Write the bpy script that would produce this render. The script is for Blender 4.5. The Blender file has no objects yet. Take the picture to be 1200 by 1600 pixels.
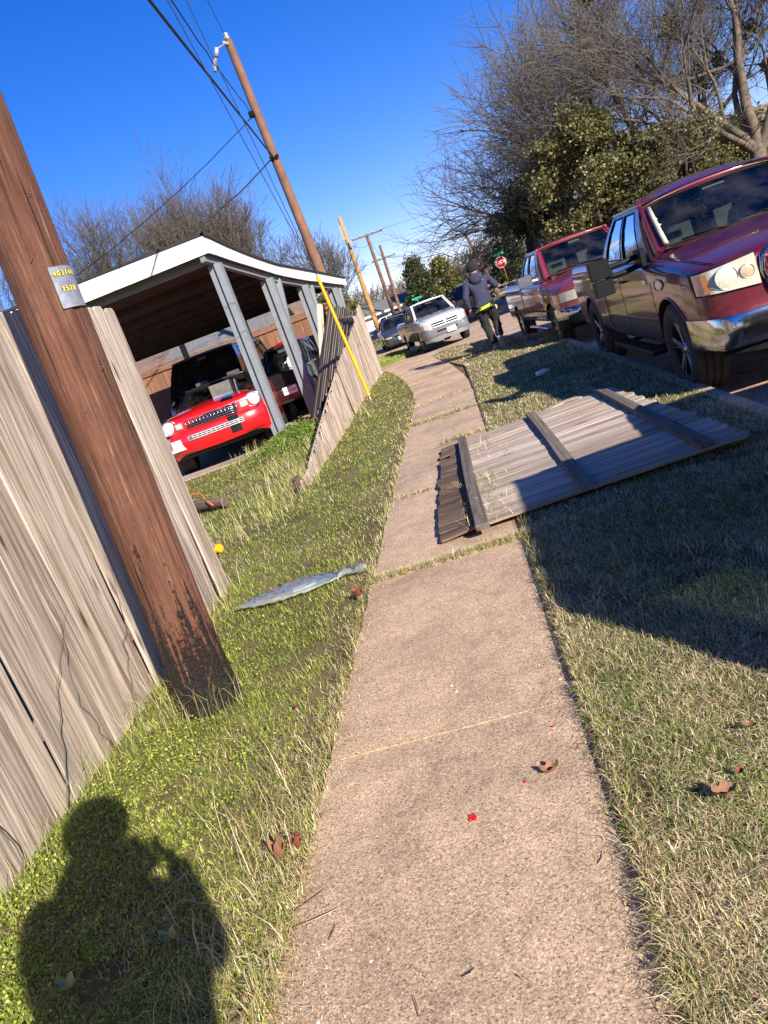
import bpy, bmesh, math, random
import numpy as np
from mathutils import Vector, Matrix
R=math.radians
D=bpy.data; SC=bpy.context.scene; COL=SC.collection
random.seed(7); RNG=np.random.default_rng(11)
# ------------------------------------------------------------------ camera
cam=D.cameras.new('camera'); co=D.objects.new('camera',cam); COL.objects.link(co); SC.camera=co
F_PX=1170.; PITCH=R(13.85); ROLL=R(20.1); YAW=R(-9.5)
fw=Vector((math.sin(YAW)*math.cos(PITCH),math.cos(YAW)*math.cos(PITCH),-math.sin(PITCH)))
r0=Vector((math.cos(YAW),-math.sin(YAW),0)); u0=r0.cross(fw)
rr=r0*math.cos(ROLL)-u0*math.sin(ROLL); uu=rr.cross(fw)
m=Matrix((rr,uu,-fw)).transposed().to_4x4(); m.translation=Vector((0,0,1.5)); co.matrix_world=m
cam.sensor_fit='VERTICAL'; cam.sensor_height=36; cam.sensor_width=27; cam.lens=F_PX/1600*36
cam.clip_start=0.02; cam.clip_end=3000
# ------------------------------------------------------------------ light
SUN_AZ=144.5; SUN_EL=27.6
w=D.worlds.new('World'); SC.world=w; w.use_nodes=True; nt=w.node_tree; nt.nodes.clear()
sky=nt.nodes.new('ShaderNodeTexSky'); sky.sky_type='NISHITA'; sky.sun_disc=False
sky.sun_elevation=R(SUN_EL); sky.sun_rotation=R(SUN_AZ); sky.altitude=200; sky.air_density=1.0; sky.dust_density=.12; sky.ozone_density=5.0
hs=nt.nodes.new('ShaderNodeHueSaturation'); hs.inputs['Saturation'].default_value=1.3; hs.inputs['Hue'].default_value=.512
bg=nt.nodes.new('ShaderNodeBackground'); bg.inputs['Strength'].default_value=.068
wo=nt.nodes.new('ShaderNodeOutputWorld')
nt.links.new(sky.outputs[0],hs.inputs['Color']); tn=nt.nodes.new('ShaderNodeMix'); tn.data_type='RGBA'; tn.blend_type='MULTIPLY'; tn.inputs[0].default_value=1; tn.inputs[7].default_value=(1.42,1.13,1.38,1); nt.links.new(hs.outputs[0],tn.inputs[6]); nt.links.new(tn.outputs[2],bg.inputs[0]); nt.links.new(bg.outputs[0],wo.inputs[0])
sun=D.lights.new('sun','SUN'); sun.energy=4.9; sun.angle=R(.53); sun.color=(1,.93,.82)
so=D.objects.new('sun',sun); COL.objects.link(so)
sd=Vector((math.sin(R(SUN_AZ))*math.cos(R(SUN_EL)),math.cos(R(SUN_AZ))*math.cos(R(SUN_EL)),math.sin(R(SUN_EL))))
so.rotation_euler=sd.to_track_quat('Z','Y').to_euler(); so.location=sd*60
vs=SC.view_settings; vs.view_transform='Standard'; vs.look='None'; vs.exposure=.98; vs.gamma=1
SC.cycles.max_bounces=7; SC.cycles.transparent_max_bounces=12
# ------------------------------------------------------------------ materials
def newmat(name):
    mt=D.materials.new(name); mt.use_nodes=True; n=mt.node_tree; b=n.nodes['Principled BSDF']; return mt,n,b
def N(n,t,**k):
    x=n.nodes.new(t)
    for a,v in k.items():
        if a in x.inputs: x.inputs[a].default_value=v
        else: setattr(x,a,v)
    return x
def ramp(n,fac,stops,interp='LINEAR'):
    r=n.nodes.new('ShaderNodeValToRGB'); r.color_ramp.interpolation=interp
    e=r.color_ramp.elements
    while len(e)<len(stops): e.new(.5)
    for i,(p,c) in enumerate(stops):
        e[i].position=p; e[i].color=(c[0],c[1],c[2],1) if not isinstance(c,(int,float)) else (c,c,c,1)
    n.links.new(fac,r.inputs[0]); return r
def coords(n,attr=None,scale=(1,1,1),obj=True):
    if attr: a=N(n,'ShaderNodeAttribute',attribute_name=attr); o=a.outputs['Vector']
    else: a=N(n,'ShaderNodeTexCoord'); o=a.outputs['Object' if obj else 'Generated']
    mp=N(n,'ShaderNodeMapping'); mp.inputs['Scale'].default_value=scale; n.links.new(o,mp.inputs['Vector']); return mp.outputs[0]
def noise(n,vec,scale,detail=4,rough=.6,dist=0):
    t=N(n,'ShaderNodeTexNoise'); t.inputs['Scale'].default_value=scale; t.inputs['Detail'].default_value=detail; t.inputs['Roughness'].default_value=rough; t.inputs['Distortion'].default_value=dist
    n.links.new(vec,t.inputs['Vector']); return t.outputs['Fac']
def bump(n,b,h,strength=.5,dist=.01):
    x=N(n,'ShaderNodeBump'); x.inputs['Strength'].default_value=strength; x.inputs['Distance'].default_value=dist
    n.links.new(h,x.inputs['Height']); n.links.new(x.outputs[0],b.inputs['Normal']); return x
def mixc(n,f,a,b,mode='MIX'):
    x=N(n,'ShaderNodeMix',data_type='RGBA',blend_type=mode)
    if isinstance(f,(int,float)): x.inputs[0].default_value=f
    else: n.links.new(f,x.inputs[0])
    for i,v in ((6,a),(7,b)):
        if isinstance(v,tuple): x.inputs[i].default_value=(*v,1)
        else: n.links.new(v,x.inputs[i])
    return x.outputs[2]
_M={}
def plain(name,c,rough=.6,metal=0,var=.25,scale=8,bmp=0,coat=0,spec=None):
    if name in _M: return _M[name]
    mt,n,b=newmat(name); v=coords(n); f=noise(n,v,scale,5)
    r=ramp(n,f,[(.3,tuple(x*(1-var) for x in c)),(.7,tuple(min(1,x*(1+var)) for x in c))])
    n.links.new(r.outputs[0],b.inputs['Base Color']); b.inputs['Roughness'].default_value=rough; b.inputs['Metallic'].default_value=metal
    if coat: b.inputs['Coat Weight'].default_value=coat; b.inputs['Coat Roughness'].default_value=.04
    if spec is not None: b.inputs['Specular IOR Level'].default_value=spec
    if bmp: bump(n,b,f,bmp,.01)
    _M[name]=mt; return mt
def paint(name,c,metal=.25,rough=.35,dust=.25):
    mt,n,b=newmat(name); v=coords(n); f=noise(n,v,2.2,6,.65); g=noise(n,v,160,2)
    d=ramp(n,f,[(.45,0),(.8,dust)]); c1=mixc(n,d.outputs[0],c,tuple(min(1,x*.5+.11) for x in c))
    n.links.new(c1,b.inputs['Base Color']); b.inputs['Metallic'].default_value=metal; b.inputs['Roughness'].default_value=rough
    b.inputs['Coat Weight'].default_value=1; rg=ramp(n,f,[(.3,.02),(.8,.12)]); n.links.new(rg.outputs[0],b.inputs['Coat Roughness'])
    bump(n,b,g,.02,.002); return mt
def attrmat(name,rough=.7,trans=0.,spec=.3,attr='col',sss=0):
    mt,n,b=newmat(name); a=N(n,'ShaderNodeAttribute',attribute_name=attr)
    n.links.new(a.outputs['Color'],b.inputs['Base Color']); b.inputs['Roughness'].default_value=rough; b.inputs['Specular IOR Level'].default_value=spec
    if trans:
        tr=N(n,'ShaderNodeBsdfTranslucent'); n.links.new(a.outputs['Color'],tr.inputs[0]); mx=N(n,'ShaderNodeMixShader'); mx.inputs[0].default_value=trans
        n.links.new(b.outputs[0],mx.inputs[1]); n.links.new(tr.outputs[0],mx.inputs[2]); n.links.new(mx.outputs[0],n.nodes['Material Output'].inputs[0])
    return mt
def glassmat(name,tint=(.25,.3,.3),rough=.02):
    mt,n,b=newmat(name); n.nodes.remove(b)
    t=N(n,'ShaderNodeBsdfTransparent'); t.inputs[0].default_value=(*tint,1)
    g=N(n,'ShaderNodeBsdfGlossy'); g.inputs['Roughness'].default_value=rough; g.inputs[0].default_value=(.9,.95,1,1)
    fr=N(n,'ShaderNodeFresnel'); fr.inputs[0].default_value=1.55
    geo=N(n,'ShaderNodeNewGeometry')
    v=coords(n); f=noise(n,v,3,5); rp=ramp(n,f,[(.4,0),(.9,.10)])
    df=N(n,'ShaderNodeBsdfDiffuse'); df.inputs[0].default_value=(.35,.33,.3,1)
    mx=N(n,'ShaderNodeMixShader'); n.links.new(fr.outputs[0],mx.inputs[0]); n.links.new(t.outputs[0],mx.inputs[1]); n.links.new(g.outputs[0],mx.inputs[2])
    m2=N(n,'ShaderNodeMixShader'); n.links.new(rp.outputs[0],m2.inputs[0]); n.links.new(mx.outputs[0],m2.inputs[1]); n.links.new(df.outputs[0],m2.inputs[2])
    n.links.new(m2.outputs[0],n.nodes['Material Output'].inputs[0]); return mt
def woodmat(name,cols,grain=1.,rough=.85,knots=True,spec=.2,zdark=None,bs=.6):
    # attribute gc: x,y across the grain (m), z along it, all with a random offset per board; rnd: board tone
    mt,n,b=newmat(name)
    v=coords(n,'gc',(70*grain,70*grain,2.6)); f=noise(n,v,1,6,.65,.6)
    v2=coords(n,'gc',(26,26,.8)); f2=noise(n,v2,1,4,.6,1.3)
    v3=coords(n,'gc',(1.2,1.2,1.2)); f3=noise(n,v3,1,3)
    a=N(n,'ShaderNodeAttribute',attribute_name='rnd')
    r=ramp(n,f,[(.28,cols[0]),(.5,cols[1]),(.72,cols[2])])
    r2=ramp(n,f2,[(.38,cols[3]),(.58,cols[4])])
    c=mixc(n,.56,r.outputs[0],r2.outputs[0])
    mr=N(n,'ShaderNodeMapRange'); n.links.new(a.outputs['Fac'],mr.inputs[0]); mr.inputs[3].default_value=.80; mr.inputs[4].default_value=1.22
    cc=N(n,'ShaderNodeVectorMath',operation='SCALE'); n.links.new(c,cc.inputs[0]); n.links.new(mr.outputs[0],cc.inputs['Scale'])
    out=cc.outputs[0]
    if knots:
        vk=coords(n,'gc',(7,7,1.5)); vo=N(n,'ShaderNodeTexVoronoi'); vo.inputs['Scale'].default_value=1; n.links.new(vk,vo.inputs['Vector'])
        kr=ramp(n,vo.outputs['Distance'],[(.06,1),(.15,0)]); out=mixc(n,kr.outputs[0],out,(.10,.05,.03))
    # long brown water stains
    vs_=coords(n,'gc',(5,5,.35)); fs=noise(n,vs_,1,4); sr=ramp(n,fs,[(.5,0),(.7,.55)]); out=mixc(n,sr.outputs[0],out,tuple(x*.62 for x in cols[3]))
    n.links.new(out,b.inputs['Base Color']); b.inputs['Roughness'].default_value=rough; b.inputs['Specular IOR Level'].default_value=spec
    h=N(n,'ShaderNodeMath',operation='ADD'); n.links.new(f,h.inputs[0]); n.links.new(f2,h.inputs[1]); bump(n,b,h.outputs[0],bs,.006)
    return mt
M=dict(
 fence=woodmat('weathered_fence_wood',[(.10,.068,.046),(.34,.27,.205),(.57,.49,.40),(.145,.095,.062),(.52,.44,.355)],1.,.85,True,.2,None,.9),
 fence_grey=woodmat('grey_fence_wood',[(.11,.075,.05),(.43,.34,.265),(.66,.55,.45),(.22,.145,.09),(.60,.49,.39)],1.,.85,True,.2,None,.9),
 fence_dark_and_shade=woodmat('dark_rail_and_shade_wood',[(.06,.05,.04),(.16,.135,.11),(.27,.235,.20),(.10,.08,.06),(.21,.18,.15)]),  # real dark rails, and the painted shade of the inner panel boards
 fence_brown=woodmat('brown_fence_wood',[(.10,.04,.022),(.22,.105,.058),(.31,.165,.095),(.14,.06,.035),(.26,.135,.08)]),
 rot=woodmat('rotten_wood',[(.04,.022,.014),(.12,.07,.045),(.24,.17,.12),(.05,.03,.02),(.20,.14,.10)]),
 greypaint=plain('grey_paint',(.19,.205,.215),.55,0,.12,6,.1),
 whitepaint=plain('white_fascia_paint',(.70,.69,.64),.6,0,.16,2.2,.1),
 shingleblk=plain('dark_roof_edge',(.02,.02,.02),.8),
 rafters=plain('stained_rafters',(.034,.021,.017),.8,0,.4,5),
 chrome=plain('chrome',(.52,.51,.48),.13,1,.3,9,.02),
 silverbar=plain('silver_trim',(.55,.55,.54),.35,.1,.1,5), chrome_dull=plain('dull_chrome',(.5,.5,.5),.25,1,.2,5),
 rubber=plain('tyre_rubber',(.028,.025,.022),.8,0,.4,30,.3),
 rubber_brown=plain('dusty_tyre_tread',(.075,.055,.042),.85,0,.4,30,.4),
 black=plain('black_plastic',(.010,.010,.011),.5,0,.3,20,.05,0,.12),
 blackmatt=plain('underbody_black',(.008,.008,.008),.9,0,.2),
 seam=plain('panel_gap',(.004,.004,.004),.9),
 beige=plain('beige_trim',(.42,.40,.30),.7,0,.1),
 interior=plain('dark_interior',(.05,.05,.055),.8,0,.3),
 amberpale=plain('pale_amber_lens',(.46,.36,.22),.2,0,.2,40,0,1),
 amber=plain('amber_lens',(.50,.20,.06),.15,0,.15,20,0,1),
 redlens=plain('red_lens',(.7,.01,.01),.15,0,.15,20,0,1),
 redlit=plain('red_lens_bright',(.9,.02,.02),.3,0,.1,20,0,1),
 lens=plain('hazy_headlight_lens',(.46,.44,.34),.16,0,.12,18,.05,1),
 reflector=plain('lamp_reflector',(.60,.57,.44),.25,.2,.2,60,.5,1),
 plate=plain('plate_white',(.72,.74,.76),.4,0,.05),
 ink=plain('plate_ink',(.02,.02,.05),.6),
 maroon=paint('maroon_paint',(.115,.004,.016),.35,.4,.12),
 maroon_old=paint('faded_maroon_paint',(.20,.016,.024),.15,.5,.35),
 maroon_dull=paint('dusty_lower_panel',(.12,.085,.07),.3,.45,.3),
 red=paint('bright_red_paint',(.72,.008,.012),.0,.3,.06),
 silverwhite=paint('silver_white_paint',(.60,.60,.62),.2,.4,.1),
 silver=paint('grey_lower_paint',(.22,.22,.23),.4,.35,.2),
 darkgrey=paint('dark_grey_paint',(.055,.06,.07),.4,.35,.25),
 navycar=paint('dark_blue_paint',(.02,.03,.10),.3,.35,.2),
 whitecar=paint('white_paint',(.7,.7,.7),0,.35,.1),
 blackcar=paint('black_paint',(.008,.008,.01),.1,.3,.12),
 glass=glassmat('vehicle_glass'), glassdark=glassmat('dark_vehicle_glass',(.06,.07,.07)),
 yellow=plain('yellow_guard',(.85,.40,.01),.45,0,.1,5,0,.3),
 steel=plain('galvanised_steel',(.42,.43,.44),.4,.8,.2,20),
 wire=plain('black_cable',(.012,.012,.012),.6), wiregrey=plain('grey_wire',(.10,.10,.11),.5,.3),
 ceramic=plain('grey_ceramic',(.33,.33,.31),.3,0,.1),
 bark=plain('tree_bark',(.085,.066,.052),.9,0,.45,6,.5), barklight=plain('pale_bark',(.13,.098,.07),.9,0,.4,6,.5), twig=plain('bare_twigs',(.108,.090,.068),.9,0,.3,3),twigred=plain('reddish_twigs',(.24,.12,.09),.9,0,.3,3),
 farpole=plain('brown_pole_wood',(.17,.085,.05),.85,0,.3,3,.2), farpole_y=plain('new_pole_wood',(.46,.24,.08),.85,0,.2,3,.2),
 brick=plain('orange_brick',(.42,.20,.12),.9,0,.3,14,.2), roofgrey=plain('grey_shingles',(.15,.145,.14),.9,0,.35,6,.3), roofbrown=plain('brown_shingles',(.20,.13,.10),.9,0,.35,6,.3),
 wallwhite=plain('white_wall',(.68,.66,.62),.8,0,.1,3), wallbrown=plain('brown_wall',(.12,.05,.035),.85,0,.3,6),
 darkwin=plain('window_glass',(.03,.04,.05),.1,0,.3,2),
 signred=plain('sign_red',(.62,.015,.02),.4,0,.05), signwhite=plain('sign_white',(.85,.85,.85),.5,0,.03), signgreen=plain('sign_green',(.01,.30,.20),.4,0,.1), rust=plain('rusty_post',(.26,.07,.03),.8,0,.3,12),
 skin=plain('skin',(.33,.17,.11),.55,0,.08), hoodie=plain('navy_sweatshirt',(.028,.028,.060),.9,0,.3,14,.3), trouser=plain('black_trousers',(.016,.017,.018),.9,0,.35,10,.3), hivis=plain('hi_vis_shirt',(.55,.80,.02),.7,0,.08), beanie=plain('black_knit',(.010,.010,.012),.95,0,.3,30,.5), shoe=plain('grey_shoe',(.13,.12,.11),.7,0,.3,20), sole=plain('shoe_sole',(.35,.33,.30),.7), hivisy=plain('yellow_cloth',(.85,.65,.02),.7,0,.08), jacket=plain('dark_jacket',(.03,.03,.035),.9),
 phone=plain('phone_black',(.01,.01,.01),.2,0,.1),
 leafbrown=plain('dry_brown_leaf',(.22,.10,.05),.75,0,.35,40,.4), leafred=plain('dry_red_leaf',(.20,.045,.03),.75,0,.35,40,.4), leafgreen=plain('fallen_green_leaf',(.30,.29,.09),.6,0,.3,40), straw=plain('dead_straw',(.42,.32,.19),.8,0,.3,20),
 berry=plain('red_berry',(.55,.004,.010),.15,0,.1,40,0,1), white=plain('white_scrap',(.8,.8,.8),.6,0,.05), orange=plain('orange_cord',(.75,.13,.03),.5,0,.1), cinder=plain('pale_rock',(.5,.46,.40),.9,0,.3,20,.5),
)
# ------------------------------------------------------------------ mesh tools
def link(o): COL.objects.link(o); return o
def tag(o,label=None,cat=None,group=None,kind=None):
    if label: o['label']=label
    if cat: o['category']=cat
    if group: o['group']=group
    if kind: o['kind']=kind
    return o
def empty(name,loc=(0,0,0),rz=0,label=None,cat=None,group=None):
    o=D.objects.new(name,None); o.empty_display_size=.2; o.location=loc; o.rotation_euler=(0,0,rz); link(o); return tag(o,label,cat,group)
def mesh(name,verts,faces,mat,parent=None,smooth=False,sharp=None,attrs=None,mats=None,midx=None):
    me=D.meshes.new(name); me.from_pydata([tuple(v) for v in verts],[],[tuple(f) for f in faces])
    for mm in (mats or [mat]): me.materials.append(mm)
    if midx is not None: me.polygons.foreach_set('material_index',midx)
    if smooth: me.polygons.foreach_set('use_smooth',[True]*len(me.polygons))
    if sharp is not None: me.set_sharp_from_angle(angle=R(sharp))
    for k,(t,arr) in (attrs or {}).items():
        a=me.attributes.new(k,t,'POINT'); a.data.foreach_set({'FLOAT':'value','FLOAT_VECTOR':'vector','FLOAT_COLOR':'color'}[t],np.asarray(arr,np.float32).ravel())
    me.update(); o=D.objects.new(name,me); link(o)
    if parent: o.parent=parent
    return o
def fastmesh(name,V,Fq,mat,attrs=None,parent=None,smooth=False):
    # Fq: list of int arrays (n,k)
    me=D.meshes.new(name); V=np.asarray(V,np.float32); me.vertices.add(len(V)); me.vertices.foreach_set('co',V.ravel())
    tot=sum(f.size for f in Fq); nf=sum(len(f) for f in Fq); me.loops.add(tot); me.polygons.add(nf)
    me.loops.foreach_set('vertex_index',np.concatenate([f.ravel() for f in Fq]).astype(np.int32))
    st=[];s=0
    for f in Fq: st.append(s+np.arange(len(f))*f.shape[1]); s+=f.size
    me.polygons.foreach_set('loop_start',np.concatenate(st).astype(np.int32))
    if smooth: me.polygons.foreach_set('use_smooth',np.ones(nf,bool))
    me.materials.append(mat)
    for k,(t,arr) in (attrs or {}).items():
        a=me.attributes.new(k,t,'POINT'); a.data.foreach_set({'FLOAT':'value','FLOAT_VECTOR':'vector','FLOAT_COLOR':'color'}[t],np.asarray(arr,np.float32).ravel())
    me.update(); me.validate(); o=D.objects.new(name,me); link(o)
    if parent: o.parent=parent
    return o
class MB:
    def __init__(s): s.v=[];s.f=[];s.gc=[];s.rnd=[];s.mi=[]
    def add(s,vs,fs,gc=None,rnd=None,mi=0):
        o=len(s.v); s.v+= [tuple(v) for v in vs]; s.f+=[tuple(i+o for i in f) for f in fs]; s.mi+=[mi]*len(fs)
        rn=random.random() if rnd is None else rnd; s.rnd+=[rn]*len(vs)
        if gc is None: gc=vs
        s.gc+=[tuple(g) for g in gc]
    def board(s,p0,p1,w,t,wdir=(1,0,0),seg=1,warp=0,ear=0,rnd=None,mi=0,bev=.003):
        # board from p0 to p1; wdir: width direction; ear: dog-ear cut at the p1 end
        p0=Vector(p0);p1=Vector(p1);ax=(p1-p0);L=ax.length;ax.normalize();wd=Vector(wdir);wd=(wd-ax*wd.dot(ax)).normalized();nd=ax.cross(wd)
        off=Vector((random.uniform(-50,50),random.uniform(-50,50),random.uniform(-50,50)))
        vs=[];gc=[];fs=[]
        ph=[random.uniform(0,6.28) for _ in range(4)]
        zs=[i/seg for i in range(seg+1)]
        if ear: zs=[z*(1-ear/L) for z in zs]+[1.]
        hw,ht=w/2,t/2; b=min(bev,ht*.6)
        for i,z in enumerate(zs):
            k=1. if not(ear and i==len(zs)-1) else max(.1,1-ear*1.1/hw)
            sx=warp*math.sin(z*5+ph[0]); sy=warp*1.3*math.sin(z*4+ph[1])
            c=p0+ax*(z*L)+wd*sx+nd*sy
            for (a,e) in ((-hw*k,-ht+b),(-hw*k+b,-ht),(hw*k-b,-ht),(hw*k,-ht+b),(hw*k,ht-b),(hw*k-b,ht),(-hw*k+b,ht),(-hw*k,ht-b)):
                vs.append(c+wd*a+nd*e); gc.append((a+off.x,e+off.y,z*L+off.z))
        n=8
        for i in range(len(zs)-1):
            for j in range(n): fs.append((i*n+j,i*n+(j+1)%n,(i+1)*n+(j+1)%n,(i+1)*n+j))
        fs.append(tuple(range(n))[::-1]); fs.append(tuple(range(len(vs)-n,len(vs))))
        s.add(vs,fs,gc,rnd,mi)
    def box(s,c,sz,rz=0,rnd=None,mi=0,rot=None):
        c=Vector(c); m=rot if rot is not None else Matrix.Rotation(rz,3,'Z'); h=[x/2 for x in sz]
        b=min(.006,min(h)*.4)
        pts=[];
        import itertools
        bm=bmesh.new(); bmesh.ops.create_cube(bm,size=1)
        for v in bm.verts: v.co=Vector((v.co.x*sz[0],v.co.y*sz[1],v.co.z*sz[2]))
        bmesh.ops.bevel(bm,geom=bm.edges[:],offset=b,segments=1,affect='EDGES')
        off=Vector((random.uniform(-50,50),)*3)
        vs=[c+m@v.co for v in bm.verts]; gc=[v.co+off for v in bm.verts]; bm.verts.index_update()
        fs=[[v.index for v in f.verts] for f in bm.faces]; bm.free(); s.add(vs,fs,gc,rnd,mi)
    def tube(s,pts,rs,n=8,mi=0,cap=True):
        pts=[Vector(p) for p in pts]; 
        if isinstance(rs,(int,float)): rs=[rs]*len(pts)
        vs=[];fs=[];gc=[];prev=None;L=0
        for i,p in enumerate(pts):
            t=(pts[min(i+1,len(pts)-1)]-pts[max(i-1,0)]).normalized()
            if prev is None: a=t.orthogonal().normalized()
            else: a=(prev-t*prev.dot(t)).normalized()
            prev=a; b=t.cross(a)
            if i: L+=(p-pts[i-1]).length
            for j in range(n):
                q=6.28318*j/n; vs.append(p+(a*math.cos(q)+b*math.sin(q))*rs[i]); gc.append((math.cos(q)*rs[i],math.sin(q)*rs[i],L))
        for i in range(len(pts)-1):
            for j in range(n): fs.append((i*n+j,i*n+(j+1)%n,(i+1)*n+(j+1)%n,(i+1)*n+j))
        if cap: fs.append(tuple(range(n))[::-1]); fs.append(tuple(range(len(vs)-n,len(vs))))
        s.add(vs,fs,gc,None,mi)
    def lathe(s,prof,o=(0,0,0),axis='y',n=32,mi=0,sx=1):
        # prof: (r, along axis)
        vs=[];fs=[];o=Vector(o)
        for r,a in prof:
            for j in range(n):
                q=6.28318530718*j/n; c,si=math.cos(q)*r,math.sin(q)*r
                vs.append(o+(Vector((c,a,si)) if axis=='y' else Vector((c,si,a)) if axis=='z' else Vector((a,c,si))))
        for i in range(len(prof)-1):
            for j in range(n): fs.append((i*n+j,i*n+(j+1)%n,(i+1)*n+(j+1)%n,(i+1)*n+j))
        s.add(vs,fs,None,None,mi)
    def grid(s,P,mi=0,flip=False):
        nu,nv=len(P),len(P[0]); vs=[p for row in P for p in row]; fs=[]
        for i in range(nu-1):
            for j in range(nv-1):
                f=(i*nv+j,(i+1)*nv+j,(i+1)*nv+j+1,i*nv+j+1); fs.append(f[::-1] if flip else f)
        s.add(vs,fs,None,None,mi)
    def build(s,name,mat,parent=None,smooth=False,sharp=None,mats=None,fixn=False):
        o=mesh(name,s.v,s.f,mat,parent,smooth,sharp if smooth else None,{'gc':('FLOAT_VECTOR',s.gc),'rnd':('FLOAT',s.rnd)},mats,s.mi)
        if fixn:
            bm=bmesh.new(); bm.from_mesh(o.data); bmesh.ops.remove_doubles(bm,verts=bm.verts,dist=1e-5); bmesh.ops.recalc_face_normals(bm,faces=bm.faces); bm.to_mesh(o.data); bm.free()
        return o
def vnoise(x,y,seed=0):
    xi=np.floor(x).astype(int); yi=np.floor(y).astype(int); fx=x-xi; fy=y-yi; fx=fx*fx*(3-2*fx); fy=fy*fy*(3-2*fy)
    def h(a,b):
        n=(a*374761393+b*668265263+seed*974634777)&0x7fffffff; n=((n^(n>>13))*1274126177)&0x7fffffff; return (n&0xffff)/65535.
    return (h(xi,yi)*(1-fx)+h(xi+1,yi)*fx)*(1-fy)+(h(xi,yi+1)*(1-fx)+h(xi+1,yi+1)*fx)*fy
def inpoly(x,y,poly):
    c=np.zeros(x.shape,bool); n=len(poly)
    for i in range(n):
        x1,y1=poly[i]; x2,y2=poly[(i+1)%n]
        if y1==y2: continue
        k=((y1>y)!=(y2>y))&(x<(x2-x1)*(y-y1)/(y2-y1)+x1); c^=k
    return c
# ------------------------------------------------------------------ ground
def flat(name,poly,z,mat,depth=0,parent=None,kind='structure'):
    n=len(poly); vs=[(x,y,z) for x,y in poly]; fs=[tuple(range(n))]
    if depth:
        vs+=[(x,y,z-depth) for x,y in poly]; fs+=[((i+1)%n,i,n+i,n+(i+1)%n) for i in range(n)]
    o=mesh(name,vs,fs,mat,parent)
    bm=bmesh.new(); bm.from_mesh(o.data); bmesh.ops.triangulate(bm,faces=[f for f in bm.faces if len(f.verts)>4]); bmesh.ops.recalc_face_normals(bm,faces=bm.faces); 
    if not depth:
        for f in bm.faces:
            if f.normal.z<0: f.normal_flip()
    bm.to_mesh(o.data); bm.free()
    if kind: o['kind']=kind
    return o
def groundmat(name,stops,scale=1.5,bs=.5,fine=60):
    mt,n,b=newmat(name); v=coords(n); f=noise(n,v,scale,8,.7); g=noise(n,v,fine,6,.75); m_=N(n,'ShaderNodeMath',operation='ADD'); n.links.new(f,m_.inputs[0]); n.links.new(g,m_.inputs[1])
    h=N(n,'ShaderNodeMath',operation='MULTIPLY'); h.inputs[1].default_value=.5; n.links.new(m_.outputs[0],h.inputs[0])
    r=ramp(n,h.outputs[0],stops); n.links.new(r.outputs[0],b.inputs['Base Color']); b.inputs['Roughness'].default_value=.95; b.inputs['Specular IOR Level'].default_value=.1
    bump(n,b,g,bs,.02); return mt
def concmat(name,c,agg=.5,stain=.4,fs=190):
    mt,n,b=newmat(name); v=coords(n)
    f=noise(n,v,fs,3,.8); f2=noise(n,v,fs*.42,3,.8); f3=noise(n,v,1.1,6,.6,.4); f4=noise(n,v,7,5,.7)
    r=ramp(n,f,[(.36,tuple(x*.58 for x in c)),(.48,c),(.62,tuple(min(1,x*1.35) for x in c))])
    r2=ramp(n,f2,[(.34,tuple(x*.62 for x in c)),(.5,c),(.66,tuple(min(1,x*1.18) for x in c))])
    cc=mixc(n,.5,r.outputs[0],r2.outputs[0])
    s=ramp(n,f3,[(.3,.70),(.5,.97),(.7,1.14)]); cc=mixc(n,1.,cc,s.outputs[0],'MULTIPLY')
    s4=ramp(n,f4,[(.3,.80),(.48,.96),(.62,1.07)]); cc=mixc(n,1.,cc,s4.outputs[0],'MULTIPLY')
    vr=N(n,'ShaderNodeTexVoronoi'); vr.inputs['Scale'].default_value=fs*.95; n.links.new(v,vr.inputs['Vector']); sx_=N(n,'ShaderNodeSeparateColor'); n.links.new(vr.outputs['Color'],sx_.inputs[0]); rv_=ramp(n,sx_.outputs[0],[(.0,.28),(.16,.74),(.55,1.05),(.86,1.3),(1.,1.75)]); cc=mixc(n,.85,cc,mixc(n,1.,cc,rv_.outputs[0],'MULTIPLY'))
    # hairline cracks
    vo=N(n,'ShaderNodeTexVoronoi',feature='DISTANCE_TO_EDGE'); vo.inputs['Scale'].default_value=.23
    wv=N(n,'ShaderNodeVectorMath',operation='ADD'); nc=N(n,'ShaderNodeTexNoise'); nc.inputs['Scale'].default_value=2.5; nc.inputs['Detail'].default_value=5; n.links.new(v,nc.inputs['Vector']); sc=N(n,'ShaderNodeVectorMath',operation='SCALE'); sc.inputs['Scale'].default_value=.5; n.links.new(nc.outputs['Color'],sc.inputs[0]); n.links.new(v,wv.inputs[0]); n.links.new(sc.outputs[0],wv.inputs[1]); n.links.new(wv.outputs[0],vo.inputs['Vector'])
    ck=ramp(n,vo.outputs['Distance'],[(.0004,.5),(.0012,1)]); cc=mixc(n,stain,cc,mixc(n,1.,cc,ck.outputs[0],'MULTIPLY'))
    n.links.new(cc,b.inputs['Base Color']); b.inputs['Roughness'].default_value=.9; b.inputs['Specular IOR Level'].default_value=.25
    h=N(n,'ShaderNodeMath',operation='ADD'); n.links.new(f,h.inputs[0]); n.links.new(f2,h.inputs[1]); bump(n,b,h.outputs[0],.45,.004); return mt
M['soil']=groundmat('lawn_soil_thatch',[(.3,(.045,.030,.018)),(.48,(.12,.095,.045)),(.62,(.24,.19,.10)),(.75,(.34,.27,.16))],1.2)
M['lawnfar']=groundmat('distant_grass',[(.32,(.05,.06,.015)),(.5,(.15,.16,.045)),(.65,(.26,.22,.09))],.7)
M['dirt']=groundmat('dry_far_ground',[(.3,(.16,.13,.07)),(.5,(.30,.24,.15)),(.7,(.38,.32,.2))],.25)
M['walk']=concmat('sidewalk_concrete',(.475,.335,.222),.5,.35,230)
M['road']=concmat('road_concrete',(.46,.32,.225),.5,1.,120)
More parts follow.
